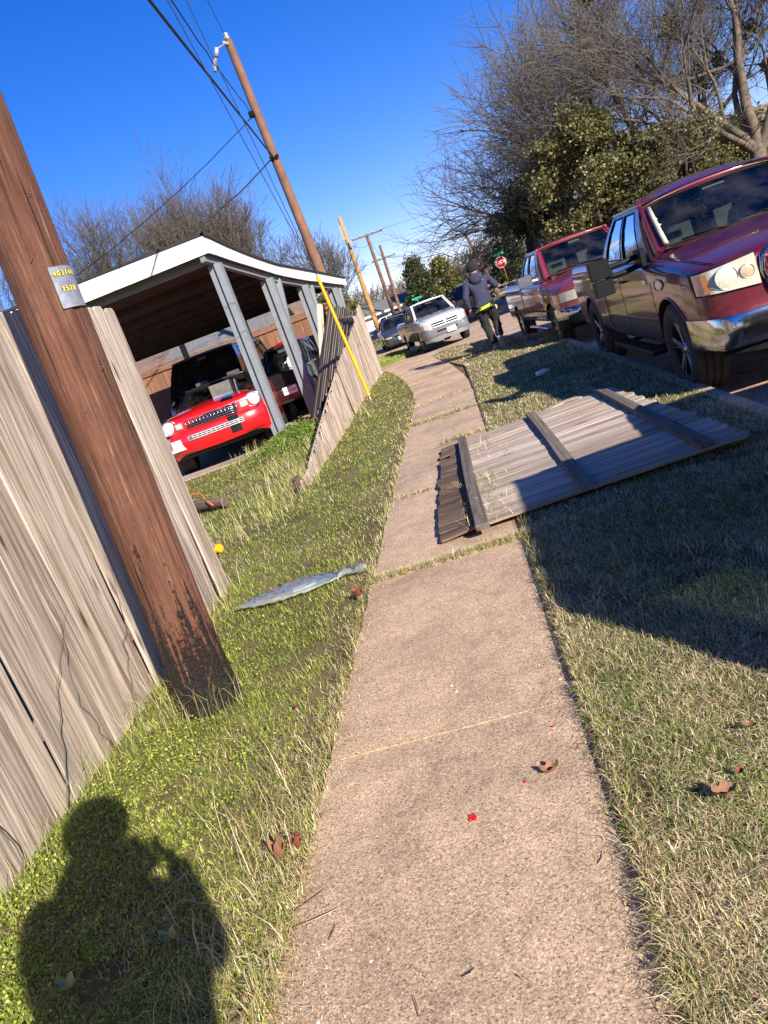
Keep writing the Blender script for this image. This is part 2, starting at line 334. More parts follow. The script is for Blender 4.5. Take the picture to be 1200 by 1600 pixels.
M['slab']=concmat('carport_slab_concrete',(.42,.33,.25),.5,.5,120)
M['kerb']=concmat('kerb_concrete',(.42,.31,.23),.5,.3)
flat('ground',[(-1500,-1500),(1500,-1500),(1500,1500),(-1500,1500)],-.16,M['dirt'])
KN=[(1.9,-25),(1.9,14.5),(1.72,17.2),(1.15,19.6),(.35,21.3),(-.35,22.6)]       # near kerb line
KF=[(11,-25),(11,12),(9.2,19),(6.4,25),(4.2,30),(3.3,36),(3.1,50)]               # far kerb line
road=[(1.85,-25)]+[(x-.02,y) for x,y in KN[1:]]+[(-1.2,23.6),(-2.5,24.1),(-9,24.1),(-9,24.0+.1),(-16,26),(-40,33),(-40,43),(-16,40),(-6,43),(-3.3,47),(-3.1,52),(-40,54),(-40,61),(-3,60),(-2.5,140),(5.5,140),(3.6,60.5),(40,62),(40,54),(3.2,53)]+[(x+.02,y) for x,y in KF[::-1]]
flat('road',road,-.11,M['road'])
lawnR=[(.02,-25)]+KN[:]+[(-.6,21.9),(-.9,20.2),(.02,18.0)]
flat('lawn_verge',[(.02,-25),(1.78,-25),(1.78,14.4),(1.6,17.1),(1.05,19.5),(.27,21.1),(-.42,22.3),(-.75,21.2),(-.45,18.5),(.0,15.5),(.02,12)],.028,M['soil'],.19)
kp=[(1.78,-25),(1.78,14.4),(1.6,17.1),(1.05,19.5),(.27,21.1),(-.42,22.3)]
flat('kerb',kp+KN[::-1],.032,M['kerb'],.2)
LP=[(-.96,-25),(-.96,12),(-1.05,14),(-1.5,18.5),(-2.2,22.6),(-3.6,24.0),(-9,24.0),(-40,31),(-60,31),(-60,-25)]
flat('lawn',LP,0,M['soil'],.16)
flat('lawn_patch',[(-2.6,25.7),(-1.75,26.3),(-1.35,27.4),(-1.45,28.8),(-2.5,30.4),(-4.5,31.2),(-10,33),(-10,27.5),(-5,25.6)],.0,M['lawnfar'],.16)
flat('lawn_far_side',[(11.15,-25),(60,-25),(60,53),(3.6,53),(3.35,50),(3.5,36),(4.4,30.2),(6.6,25.1),(9.4,19.1),(11.15,12)],0,M['soil'],.16)
flat('kerb',[(11,-25),(11,12),(9.2,19),(6.4,25),(4.2,30),(3.3,36),(3.1,50),(3.35,50),(3.5,36),(4.4,30.2),(6.6,25.1),(9.4,19.1),(11.15,12),(11.15,-25)],.004,M['kerb'],.17)
flat('lawn_beyond',[(-6.4,43.6),(-3.6,47.4),(-3.5,51.6),(-40,53.4),(-40,43.6),(-16,40.6)],0,M['lawnfar'],.16)
flat('lawn_beyond',[(4,63),(60,64),(60,140),(6,140)],.05,M['dirt'],.16)
flat('driveway_slab',[(-6.2,12.35),(-4.2,12.75),(-3.25,13.0),(-3.05,13.6),(-2.2,22.4),(-14,23.4),(-14,11.2)],.012,M['slab'],.03)
# sidewalk: one slab after another, each slightly tilted
sb=MB(); ys=[-6.7,-4.9,-3.1,-1.25,.6,2.45,4.32,6.2,8.05,9.95,11.8,13.7,15.5,17.4,19.4,21.4,23.3]
def sx(y):
    if y<12: return -.955,.05
    t=(y-12)/11.3; return -.955-1.5*t**1.5,.05-.85*t**1.2
for i in range(len(ys)-1):
    a,b_=ys[i],ys[i+1]; g=.004 if a==2.45 or b_==2.45 else .009
    ga=.0018 if a==2.45 else .012; gb=.0018 if b_==2.45 else .012
    nx,ny=10,12; P=[]; tz=random.uniform(-.006,.006); zz=.012+random.uniform(-.002,.006)
    if i>=5 and a in(2.45,.6): zz=.012; tz=0
    base=len(sb.v); vs=[];fs=[]
    for u in range(nx+1):
        for v in range(ny+1):
            y=a+ga+(b_-gb-a-ga)*v/ny; l,r_=sx(y); x=l+(r_-l)*u/nx
            if u in(0,nx): x+=random.uniform(-.012,.008)*(1 if u else -1)
            edge=(u in(0,nx)) or (v in(0,ny))
            vs.append((x,y,zz+tz*(v/ny-.5)-(.006 if edge else 0)))
    for u in range(nx):
        for v in range(ny): k=u*(ny+1)+v; fs.append((k,k+ny+1,k+ny+2,k+1))
    ring=[v for v in range(ny+1)]+[u*(ny+1)+ny for u in range(1,nx+1)]+[nx*(ny+1)+v for v in range(ny-1,-1,-1)]+[u*(ny+1) for u in range(nx-1,0,-1)]
    n0=len(vs); vs+=[(vs[k][0],vs[k][1],-.1) for k in ring]; L_=len(ring)
    for q in range(L_): fs.append((ring[q],ring[(q+1)%L_],n0+(q+1)%L_,n0+q))
    sb.add(vs,fs)
o=sb.build('sidewalk',M['walk']); o['kind']='structure'
M['mortar']=concmat('pale_joint_mortar',(.42,.30,.19),.5,0)
ml=MB(); ml.board((-.955,2.452,.0135),(.045,2.448,.0135),.007,.006,(0,1,0),14,.0016,0,None,0,.002); o=ml.build('sidewalk_joint',M['mortar'],None,True); o['kind']='structure'
flat('walk_bed',[(-1.0,-25),(.06,-25),(.06,12),(.06,15.6),(-.35,18.2),(-.55,20.6),(-.4,22.3),(-.35,22.62),(-3.6,24.0),(-2.2,22.6),(-1.5,18.5),(-1.05,14),(-1.0,12)],-.006,M['soil'],.15)
flat('walk_apron',[(-2.15,22.35),(-.95,20.9),(-.72,21.4),(-.44,22.45),(-1.2,23.7),(-2.5,24.1),(-3.5,24.05)],.008,M['walk'],.15)
M['soil2']=M['soil']
# ------------------------------------------------------------------ grass
GREENS=np.array([(.26,.36,.04),(.38,.46,.06),(.50,.52,.12),(.18,.26,.03)]); STRAWS=np.array([(.74,.62,.36),(.58,.46,.25),(.82,.70,.42),(.42,.29,.15)])
def blades(name,X,Y,pg,hmin,hmax,wscale=1.,z0=0.,lean=.9,label=None,green=GREENS,straw=STRAWS,seed=1):
    g=np.random.default_rng(seed); n=len(X); d=np.sqrt(X**2+Y**2+2)
    cl_=vnoise(X*7,Y*7,seed+50)*.6+vnoise(X*2.2,Y*2.2,seed+51)*.4; h=g.uniform(hmin,hmax,n)*(.45+1.15*cl_); wd=np.maximum(.0022,d*.00055)*g.uniform(.7,1.4,n)*wscale
    az=g.uniform(0,2*np.pi,n); le=g.uniform(.15,lean,n)*h; ca,sa=np.cos(az),np.sin(az)
    fa=az+np.pi/2+g.normal(0,.5,n); wx,wy=np.cos(fa)*wd/2,np.sin(fa)*wd/2
    zb=np.full(n,z0)-.004
    b=np.stack([X,Y,zb],1); mid=np.stack([X+ca*le*.35,Y+sa*le*.35,z0+h*.55],1); hz=h*np.clip(1.05-.55*(le/h)**2,.25,1); tip=np.stack([X+ca*le,Y+sa*le,z0+hz],1)
    W=np.stack([wx,wy,0*wx],1)
    V=np.empty((n,5,3)); V[:,0]=b-W; V[:,1]=b+W; V[:,2]=mid-W*.8; V[:,3]=mid+W*.8; V[:,4]=tip
    isg=g.random(n)<pg; c=np.where(isg[:,None],green[g.integers(0,len(green),n)],straw[g.integers(0,len(straw),n)])*g.uniform(.75,1.2,n)[:,None]
    Cc=np.ones((n,5,4)); Cc[:,:,:3]=c[:,None,:]
    ts=np.array(STRAWS[0])*.9; k=(g.random(n)<.4)&isg; Cc[k,4,:3]=ts
    i=np.arange(n)[:,None]*5; q=np.concatenate([i,i+1,i+3,i+2],1); t=np.concatenate([i+2,i+3,i+4],1)
    o=fastmesh(name,V.reshape(-1,3),[q,t],M['grass'],{'col':('FLOAT_COLOR',Cc.reshape(-1,4))})
    o['kind']='stuff'
    if label: o['label']=label; o['category']='grass'
    return o
M['grass']=attrmat('grass_blades',.6,.3,.25)
M['clover']=attrmat('clover_leaves',.5,.35,.3)
def sample(n,bounds,fn,seed):
    g=np.random.default_rng(seed); x0,x1,y0,y1=bounds
    # density ~ 1/d^2 in y : sample y with inverse weighting
    u=g.random(n*2); a,b=y0+.8,y1+.8; y=1/(1/a+(1/b-1/a)*u)-.8; x=g.uniform(x0,x1,n*2)
    k=fn(x,y); x,y=x[k][:n],y[k][:n]; return x,y
LG=inpoly
polyL=[(-.93,.4),(-.93,12),(-1.03,14),(-1.5,18.5),(-2.25,22.7),(-3.4,23.9),(-2.35,20),(-2.35,13.55),(-3.2,13.1),(-4.1,12.75),(-6.2,12.3),(-6.5,11.5),(-6.5,5.5),(-2.2,5.5),(-2.22,.4)]
x,y=sample(210000,(-6.5,-.93,.4,24),lambda x,y:inpoly(x,y,polyL),3)
nz=vnoise(x*1.4,y*1.4,1)*.5+vnoise(x*4,y*4,2)*.3+vnoise(x*.5,y*.5,9)*.2; edge=np.clip((-.93-x)/.35,0,1)
bare=vnoise(x*3.1,y*3.1,61)*.6+vnoise(x*9,y*9,62)*.4; k=(RNG.random(len(x))<np.clip(.35+nz+.2,0,1)*np.clip((bare-.22)*5,.12,1)*np.where(x>-1.12,np.clip((vnoise(x*6,y*2.5,63)-.25)*4,.40,1),1))
pg=np.clip(.50+nz*.8,0,1)*(.25+.75*edge); blades('grass',x[k],y[k],pg[k],.018,.043,1.25,0,2.2,'short lime green and straw lawn between fence and sidewalk',seed=4)
polyR=[(.03,.6),(1.82,.6),(1.82,14.4),(1.6,17.1),(1.05,19.5),(.27,21.1),(-.42,22.3),(-.8,21.2),(-.45,18.5),(.0,15.5),(.04,12)]
x,y=sample(250000,(-.8,2.4,.6,22.3),lambda x,y:inpoly(x,y,polyR),5)
bare=vnoise(x*3.3,y*3.3,64)*.5+vnoise(x*10,y*10,65)*.5; k=RNG.random(len(x))<np.clip((bare-.2)*5,.2,1); x,y=x[k],y[k]
nz=vnoise(x*1.3+9,y*1.3,5)*.6+vnoise(x*5,y*5,6)*.4
pg=np.clip(-.04+nz*.85,0,1); blades('grass',x,y,pg,.020,.050,1.15,.028,2.6,'coarse half dead grass strip between sidewalk and road',green=np.array([(.17,.27,.04),(.24,.33,.05),(.32,.38,.08),(.12,.17,.035)]),straw=np.array([(.74,.60,.36),(.60,.47,.27),(.82,.70,.46),(.45,.33,.19)]),seed=6)
n=2600; ye=1/(1/1.1+(1/20-1/1.1)*RNG.random(n)); sd_=RNG.random(n)<.5; xe=np.where(sd_,-.955+np.abs(RNG.normal(0,.10,n)),.04-np.abs(RNG.normal(0,.06,n))); k=ye<12; blades('grass_clippings',xe[k],ye[k],np.full(k.sum(),.12),.004,.014,1.,.016,3.2,'dry grass clippings and crumbs strewn along the sidewalk edges',seed=66)
n=420; xe=RNG.uniform(-.9,.0,n); ye=1/(1/1.1+(1/12-1/1.1)*RNG.random(n)); blades('grass_clippings',xe,ye,np.full(n,.1),.003,.010,.9,.016,3.,'few dry crumbs lying on the middle of the sidewalk',seed=67)
# far lawns: fewer, wider blades
def far(name,poly,n,pgv,h,ws,label,seed,**k):
    P=np.array(poly); g=np.random.default_rng(seed); x=g.uniform(P[:,0].min(),P[:,0].max(),n*3); y=g.uniform(P[:,1].min(),P[:,1].max(),n*3); q=inpoly(x,y,poly); x,y=x[q][:n],y[q][:n]
    nz=vnoise(x*.8,y*.8,seed); blades(name,x,y,np.clip(pgv+nz*.3,0,1),h*.5,h,ws,k.pop('z0',0),1.,label,seed=seed,**k)
far('grass',[(-2.6,25.7),(-1.75,26.3),(-1.35,27.4),(-1.45,28.8),(-2.5,30.4),(-4.5,31.2),(-7,31),(-7,26.5),(-5,25.6)],26000,.75,.09,1.,'bright green grass patch in front of the parked silver pickup',21)
far('grass',[(4.4,30.2),(6.6,25.1),(9.4,19.1),(16,19),(16,53),(3.6,53),(3.5,36)],26000,.35,.09,1.,'lawn across the road with shade put into dark greens, beyond the walking man',22,green=np.array([(.05,.09,.02),(.08,.13,.02)]))  # these darker greens stand in for shade on the lawn
far('grass',[(-6.4,43.6),(-3.6,47.4),(-3.5,51.6),(-14,53),(-14,43.6)],9000,.5,.1,1.1,'dry lawn beyond the dark sedan',23)
# ragged long edge grass, grass in the joints
gx=[];gy=[]
for (jy,xa,xb,n) in ((4.32,-.95,.06,900),(6.2,-.95,.06,250),(9.95,-.95,.05,500),(8.05,-.5,.05,160),(13.7,-1,0,300),(11.8,-1,0,120)):
    gx+=list(RNG.uniform(xa,xb,n)); gy+=list(jy+RNG.normal(0,.016,n))
n=2600; ye=1/(1/1.2+(1/22-1/1.2)*RNG.random(n))
gx+=list(.045+RNG.normal(.02,.02,n)); gy+=list(ye)
n=2200; ye=1/(1/1.2+(1/22-1/1.2)*RNG.random(n)); gx+=list(-.96+RNG.normal(-.01,.02,n)); gy+=list(ye)
x,y=np.array(gx),np.array(gy); k=y<12; blades('grass',x[k],y[k],np.full(k.sum(),.35),.025,.07,1.1,.016,1.7,'ragged grass growing over the slab edges and in the joints',seed=8)
# tall weeds by the first post, along the fences and pole
gx=[];gy=[]
for cx,cy,sx_,sy_,n in ((-3.2,13.0,.5,.3,900),(-2.75,11.5,.35,1.2,900),(-2.25,8.3,.12,.6,500),(-1.75,3.25,.12,.12,240),(-2.1,3.0,.06,1.2,420),(-2.12,3.9,.08,.5,260),(-2.3,12,.1,3,500),(-2.7,7.5,.35,1.0,600),(-1.2,2.0,.16,.5,160)):
    gx+=list(RNG.normal(cx,sx_,n)); gy+=list(RNG.normal(cy,sy_,n))
x=np.array(gx);y=np.array(gy); k=x<-1.0; blades('weeds',x[k],y[k],np.full(k.sum(),.45),.08,.26,.9,0,1.1,'tall thin weeds along the fence foot and grey post',seed=9)
n=330; x=RNG.uniform(-1.3,-.93,n); y=RNG.uniform(1.0,2.6,n); blades('straw',x,y,np.full(n,.08),.05,.2,1.,0,2.5,'dead straw stems matted along the left slab edge',seed=10)
# clover leaves
def leaves(name,X,Y,Z,size,cols,label,seed,mat='clover',tilt=.7,cat='ground cover',parent=None,kind='stuff',k6=True):
    g=np.random.default_rng(seed); n=len(X); c0=np.stack([X,Y,Z],1)
    nrm=np.stack([g.normal(0,tilt,n),g.normal(0,tilt,n),np.ones(n)],1); nrm/=np.linalg.norm(nrm,axis=1)[:,None]
    a=np.cross(nrm,g.normal(size=(n,3))); a/=np.linalg.norm(a,axis=1)[:,None]; b=np.cross(nrm,a); s=(size*g.uniform(.6,1.35,n))[:,None]
    ang=np.arange(5)*2*np.pi/5; V=np.empty((n,5,3)); 
    for i,q in enumerate(ang): V[:,i]=c0+(a*np.cos(q)+b*np.sin(q)*.8)*s
    V[:,0]+=nrm*s*.3
    cc=cols[g.integers(0,len(cols),n)]*g.uniform(.7,1.25,n)[:,None]; C=np.ones((n,5,4)); C[:,:,:3]=cc[:,None]
    i=np.arange(n)[:,None]*5; o=fastmesh(name,V.reshape(-1,3),[np.concatenate([i,i+1,i+2,i+3,i+4],1)],M[mat],{'col':('FLOAT_COLOR',C.reshape(-1,4))},parent)
    if kind: o['kind']=kind
    if label: o['label']=label; o['category']=cat
    return o
n=60000; x=RNG.uniform(-2.15,-1.05,n); y=1/(1/1.6+(1/9-1/1.6)*RNG.random(n))-.6
dens=np.where((vnoise(x*2.2,y*2.2,31)*.6+vnoise(x*6,y*6,32)*.4)>.58,.6,.05)*np.clip((-1.1-x)/.3,0.02,1)*np.clip((5.2-y)/3,.12,1); dens=np.where((y<3.0)&(x<-1.55),np.maximum(dens,.45*(.3+1.2*vnoise(x*3,y*3,77))),dens); k=RNG.random(n)<dens*.8
leaves('clover',x[k],y[k],RNG.uniform(.012,.05,k.sum()),.0048+.0004*y[k],np.array([(.26,.36,.035),(.36,.46,.06),(.18,.26,.025),(.46,.50,.11),(.30,.25,.12)]),'small round bright green clover leaves near the pole foot',12)
n=5200; x=np.concatenate([RNG.normal(-3.15,.38,n//2),RNG.normal(-2.9,.4,n//2)]); y=np.concatenate([RNG.normal(12.7,.3,n//2),RNG.normal(12.0,.7,n//2)]); z=RNG.uniform(.02,.32,n)*np.exp(-((x+3.1)**2/.4)); k=x<-2.25
leaves('weed_leaves',x[k],y[k],np.maximum(.02,z[k]),.017,np.array([(.16,.26,.03),(.26,.36,.06),(.12,.18,.03)]),'leafy green weeds heaped around the first grey post',13,cat='weeds')
#PART3
# ------------------------------------------------------------------ near utility pole
def polemat():
    mt,n,b=newmat('creosote_pole_wood'); v=coords(n,'gc',(70,70,3.2)); f=noise(n,v,1,7,.7,.5); v2=coords(n,'gc',(13,13,.8)); f2=noise(n,v2,1,5,.6,1.); v3=coords(n,'gc',(4,4,2.)); f3=noise(n,v3,1,6,.7,.4)
    r=ramp(n,f,[(.30,(.018,.007,.004)),(.43,(.12,.046,.026)),(.58,(.175,.078,.046)),(.70,(.45,.28,.19))]); r2=ramp(n,f2,[(.34,(.05,.018,.011)),(.60,(.165,.072,.042))])
    c=mixc(n,.48,r.outputs[0],r2.outputs[0])
    s3=ramp(n,f3,[(.28,.55),(.5,1.),(.7,1.15)]); c=mixc(n,1.,c,s3.outputs[0],'MULTIPLY')
    # drying checks
    vc=coords(n,'gc',(42,42,1.1)); fc=noise(n,vc,1,2,.5,.2); ck=ramp(n,fc,[(.315,.12),(.34,1)]); c=mixc(n,1.,c,ck.outputs[0],'MULTIPLY')
    # tar with drips: threshold rises with height
    sep=N(n,'ShaderNodeSeparateXYZ'); a=N(n,'ShaderNodeAttribute',attribute_name='gc'); n.links.new(a.outputs['Vector'],sep.inputs[0])
    hz=N(n,'ShaderNodeMapRange'); n.links.new(sep.outputs[2],hz.inputs[0]); hz.inputs[1].default_value=0; hz.inputs[2].default_value=1.15; hz.inputs[3].default_value=.17; hz.inputs[4].default_value=-.20; 
    vt=coords(n,'gc',(24,24,1.6)); ft=noise(n,vt,1,6,.7,.3); vd=coords(n,'gc',(60,60,45)); fd=noise(n,vd,1,4,.7)
    ad=N(n,'ShaderNodeMath',operation='ADD'); n.links.new(ft,ad.inputs[0]); n.links.new(hz.outputs[0],ad.inputs[1])
    ad2=N(n,'ShaderNodeMath',operation='MULTIPLY_ADD'); n.links.new(fd,ad2.inputs[0]); ad2.inputs[1].default_value=.35; n.links.new(ad.outputs[0],ad2.inputs[2])
    tr=ramp(n,ad2.outputs[0],[(.70,0),(.76,1)]); c=mixc(n,tr.outputs[0],c,(.014,.012,.011))
    n.links.new(c,b.inputs['Base Color']); rg=ramp(n,tr.outputs[0],[(0,.8),(1,.42)]); n.links.new(rg.outputs[0],b.inputs['Roughness']); b.inputs['Specular IOR Level'].default_value=.3
    h=N(n,'ShaderNodeMath',operation='ADD'); n.links.new(f,h.inputs[0]); n.links.new(f2,h.inputs[1])
    h2=N(n,'ShaderNodeMath',operation='MULTIPLY_ADD'); n.links.new(fd,h2.inputs[0]); n.links.new(tr.outputs[0],h2.inputs[1]); n.links.new(h.outputs[0],h2.inputs[2])
    bump(n,b,h2.outputs[0],1.,.012); return mt
M['pole']=polemat()
def bigpole(name,base,top,r0,r1,mat,nu=80,nv=200,disp=.006,parent=None,z0=-.15):
    base=Vector(base);top=Vector(top);ax=top-base;L=ax.length;ax.normalize();a=ax.cross(Vector((0,1,0))).normalized();b=ax.cross(a)
    th=np.linspace(0,2*np.pi,nu,endpoint=False); ss=np.concatenate([np.linspace(z0,3.5,int(nv*.7)),np.linspace(3.6,L,int(nv*.3))]) if L>5 else np.linspace(z0,L,nv)
    T,S=np.meshgrid(th,ss); r=r0+(r1-r0)*np.clip(S,0,L)/L
    r=r+disp*(vnoise(T*60/6.28,S*1.6,41)-.5)*1.3+disp*1.2*(vnoise(T*14/6.28,S*.9,42)-.5)
    r=r+.02*np.exp(-np.clip(S,0,None)/.12)
    nm=vnoise(T*9/6.28+3,S*.9+5,55); r=r-disp*1.6*(nm<.2)*np.sin(np.clip((.2-nm)/.2,0,1)*3.14)
    V=np.array(base)[None,None,:]+np.array(ax)*S[...,None]+(np.array(a)*np.cos(T)[...,None]+np.array(b)*np.sin(T)[...,None])*r[...,None]
    gc=np.stack([np.cos(T)*r0,np.sin(T)*r0,S],-1)
    m_,n_=T.shape; i=(np.arange(m_-1)[:,None]*n_+np.arange(n_)); j=(np.arange(m_-1)[:,None]*n_+(np.arange(n_)+1)%n_)
    F=np.stack([i,j,j+n_,i+n_],-1).reshape(-1,4); cap=(np.arange(n_)+(m_-1)*n_)[None,:]
    return fastmesh(name,V.reshape(-1,3),[F,cap],mat,{'gc':('FLOAT_VECTOR',gc.reshape(-1,3))},parent,True)
PB=Vector((-1.72,3.30,0)); PT=Vector((-1.30,3.36,9.9))
up=empty('utility_pole',PB,0,'thick brown stained utility pole with tarred foot in front of the tall board fence','utility pole')
def par(o,root):
    bpy.context.view_layer.update(); o.parent=root; o.matrix_parent_inverse=root.matrix_world.inverted(); return o
p=bigpole('shaft',PB,PT,.142,.105,M['pole']); par(p,up)
# number tag: curved metal plate with two rows of numbers
def poleaxis(z): t=z/PT.z; return PB.lerp(PT,t)
def text(name,s,size,mat,extr=.0004,parent=None,mw=None,align='CENTER',bold=0):
    cu=D.curves.new(name,'FONT'); cu.body=s; cu.size=size; cu.extrude=extr; cu.align_x=align; cu.align_y='CENTER'; cu.offset=bold
    t=D.objects.new(name,cu); link(t); bpy.context.view_layer.update(); me=D.meshes.new_from_object(t.evaluated_get(bpy.context.evaluated_depsgraph_get())); D.objects.remove(t); me.name=name
    me.materials.clear(); me.materials.append(mat); o=D.objects.new(name,me); link(o)
    if mw is not None: o.matrix_world=mw
    if parent: bpy.context.view_layer.update(); o.parent=parent; o.matrix_parent_inverse=parent.matrix_world.inverted()
    return o
M['tag']=plain('dull_tag_metal',(.36,.37,.39),.38,.55,.25,30,.1); M['tagyel']=plain('tag_yellow',(.85,.62,.03),.5,0,.1); M['tagblk']=plain('tag_black',(.015,.012,.012),.6)
zc=2.07; axp=poleaxis(zc); rt=.142-.037*zc/9.9+.006
def onpole(ang,z,dr=0.):   # ang: degrees, 0 = toward -y, positive toward +x
    c=poleaxis(z); return Vector((c.x+math.sin(R(ang))*(rt+dr),c.y-math.cos(R(ang))*(rt+dr),z))
A0,A1=44,100
tg=MB(); G=[[onpole(A0+(A1-A0)*i/12,zc-.085+.17*j/6,.001) for j in range(7)] for i in range(13)]; G2=[[onpole(A0+(A1-A0)*i/12,zc-.085+.17*j/6,-.004) for j in range(7)] for i in range(13)]
tg.grid(G); tg.grid(G2,flip=True)
tg.tube([onpole(A0+(A1-A0)*i/12,zc-.086,.0) for i in range(13)],.003,6); tg.tube([onpole(A0,zc-.085+.17*j/6,.0) for j in range(7)],.003,6); tg.tube([onpole(A0+(A1-A0)*i/12,zc+.086,.0) for i in range(13)],.002,6)
tgo=tg.build('number_tag',M['tag'],None,True,40); par(tgo,up)
def curvedtext(s,zrow,size,adeg):
    blk=MB(); w=.0118
    for dz,dd,mt in ((0,.0022,M['tagblk']),(0,.0040,M['tagyel'])):
        for k,ch in enumerate(s):
            cu=D.curves.new('c','FONT'); cu.body=ch; cu.size=size*(1.0); cu.align_x='CENTER'; cu.align_y='CENTER'; cu.offset=.0021 if mt is M['tagblk'] else .0004; cu.extrude=.0003
            t=D.objects.new('c',cu); link(t); bpy.context.view_layer.update(); me=D.meshes.new_from_object(t.evaluated_get(bpy.context.evaluated_depsgraph_get())); D.objects.remove(t)
            ang=adeg+k*math.degrees(.0190/rt)
            vs=[]
            for v in me.vertices:
                a=ang+math.degrees(v.co.x/rt); vs.append(onpole(a,zc+zrow+v.co.y,dd+v.co.z))
            blk.add(vs,[tuple(p_.vertices) for p_ in me.polygons],mi=0 if mt is M['tagblk'] else 1); D.meshes.remove(me)
    o=blk.build('tag_number',None,None,mats=[M['tagblk'],M['tagyel']]); par(o,up); return o
t1=curvedtext('403140',.056,.030,A0+6); t2=curvedtext('3578',-.010,.030,A0+12)
for t_ in (t1,t2): mw=t_.matrix_world.copy(); t_.parent=tgo; t_.matrix_parent_inverse=Matrix(); bpy.context.view_layer.update(); t_.matrix_world=mw
for k_,(an_,z_) in enumerate(((30,2.62),(12,1.55),(55,1.2),(40,.95),(22,2.2),(62,2.45),(15,1.0),(70,1.7))):
    st_=MB(); a_,b_=onpole(an_,z_,-.012),onpole(an_+4,z_+.01,-.012); a2,b2=onpole(an_,z_,.004),onpole(an_+4,z_+.01,.004); st_.tube([a_,a2,b2,b_],.0018,5); par(st_.build('staple',M['steel'],None,True),up)
# ------------------------------------------------------------------ near board fence
def picketrun(mb,pts,w,t,gap,zt,wdir,lean=(0,0),warp=.006,ear=.035,seg=10,zb=0,jit=.01,tilt=0):
    for i,(x,y) in enumerate(pts):
        h=(zt(x,y) if callable(zt) else zt)+random.uniform(-jit,jit); l=random.uniform(-tilt,tilt)
        b=Vector((x,y,(zb(x,y) if callable(zb) else zb)+.0)); tp=b+Vector((lean[0]*h+wdir[0]*l,lean[1]*h+wdir[1]*l,h))
        off=random.choice((0,.003,.005,-.004,.007,-.004))*1.
        nv=Vector((-wdir[1],wdir[0],0))*off
        mb.board(b+nv,tp+nv,w*random.uniform(.97,1.02),t,wdir,seg,warp,ear)
nf=empty('board_fence',(-2.2,2.2,0),0,'tall weathered grey brown dog eared board fence behind the near utility pole','fence')
fb=MB(); yy=-1.6
pts=[]
while yy<5.28: pts.append((-2.2+random.uniform(-.004,.004),yy)); yy+=.1415
picketrun(fb,pts,.1405,.018,.003,2.19,(0,1,0),(0.0,0),.007,.022,14,0,.014,.005)
par(fb.build('boards',M['fence'],None,True,35),nf)
rb=MB(); 
for z in (.35,1.15,1.9): rb.board((-2.235,-1.7,z),(-2.235,5.33,z),.088,.038,(0,0,1),8,.004)
par(rb.build('rails',M['fence'],None,True,35),nf)
for y in (-1.4,1.0,3.35,5.22):
    pm=MB(); pm.board((-2.30,y,-.1),(-2.30,y,2.1),.088,.088,(1,0,0),6,.003); par(pm.build('post',M['fence'],None,True,35),nf)
# thin bare vine climbing the boards
vb=MB()
for q in range(4):
    y0=random.uniform(2.2,3.6); p_=Vector((-2.17,y0,0)); pl=[p_.copy()]; d=Vector((.0,random.uniform(-.3,.5),1))
    for k in range(14): d+=Vector((random.uniform(-.15,.15),random.uniform(-.35,.35),random.uniform(-.25,.2))); d.normalize(); p_=p_+d*.07; p_.x=-2.175+random.uniform(0,.03); pl.append(p_.copy())
    vb.tube(pl,[.0035*(1-k/17) for k in range(len(pl))],5)
vb.build('dead_vine',M['twig'],None,True); tag(D.objects['dead_vine'],'thin bare vine tangled on the foot of the tall board fence','vine')
# ------------------------------------------------------------------ collapsing board fence
tf=empty('leaning_fence',(-2.2,15,0),0,'long leaning grey board fence with its near end sunk to the ground beside the sidewalk','fence')
fb=MB(); n_=96
for i in range(n_):
    t=i/(n_-1); y=8.05+(22.0-8.05)*t; x=-2.10-.22*t+.03*math.sin(t*7)
    h=.05+1.95*min(1,(t*1.02))**.92; h=max(h,.12)+random.uniform(-.025,.025)
    ln=.10*(1-t)*h
    fb.board((x,y,-.02),(x-ln*.25+random.uniform(-.01,.01),y+ln*.4+random.uniform(-.02,.02),h),.140,.016,(0,1,0),5,.008,.02)
par(fb.build('boards',M['fence_grey'],None,True,35),tf)
rb=MB()
rb.tube([(-2.12-.22*t,8.05+13.95*t+.1,(.05+1.93*(t*1.02)**.92) if t>0 else .05) for t in [i/14 for i in range(15)]],.016,6)
par(rb.build('top_rail',M['fence_grey'],None,True),tf)
for y,h in ((12.9,.6),(17.2,1.1),(21.6,1.7)):
    pm=MB(); pm.board((-2.36,y,-.1),(-2.36,y,h),.088,.088,(1,0,0),4,.002); par(pm.build('post',M['fence_grey'],None,True,35),tf)
# inner panel, twisted back, its cast shadow painted in as darker wood
ip=empty('inner_fence_panel',(-2.6,14,0),0,'board fence panel with shade painted into its dark wood, tilted behind the leaning fence','fence')
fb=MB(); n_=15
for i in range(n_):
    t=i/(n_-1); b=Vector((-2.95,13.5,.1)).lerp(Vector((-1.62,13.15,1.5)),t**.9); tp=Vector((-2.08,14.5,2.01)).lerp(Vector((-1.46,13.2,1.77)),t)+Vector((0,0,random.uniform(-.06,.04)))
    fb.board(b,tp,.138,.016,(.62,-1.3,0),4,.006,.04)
par(fb.build('boards',M['fence_dark_and_shade'],None,True,35),ip)
rb=MB(); rb.board(Vector((-2.12,14.3,1.72)),Vector((-1.52,13.05,1.62)),.088,.038,(0,0,1),4,.003); par(rb.build('rail',M['fence_grey'],None,True,35),ip)
fb=MB(); fb.board((-2.55,14.3,.9),(-2.22,14.45,2.1),.14,.018,(.75,.65,0),5,.004,.02); o=fb.build('loose_fence_board',M['fence_grey'],None,True,35); tag(o,'single pale sunlit fence board hanging upright beside the dark inner panel','fence board')
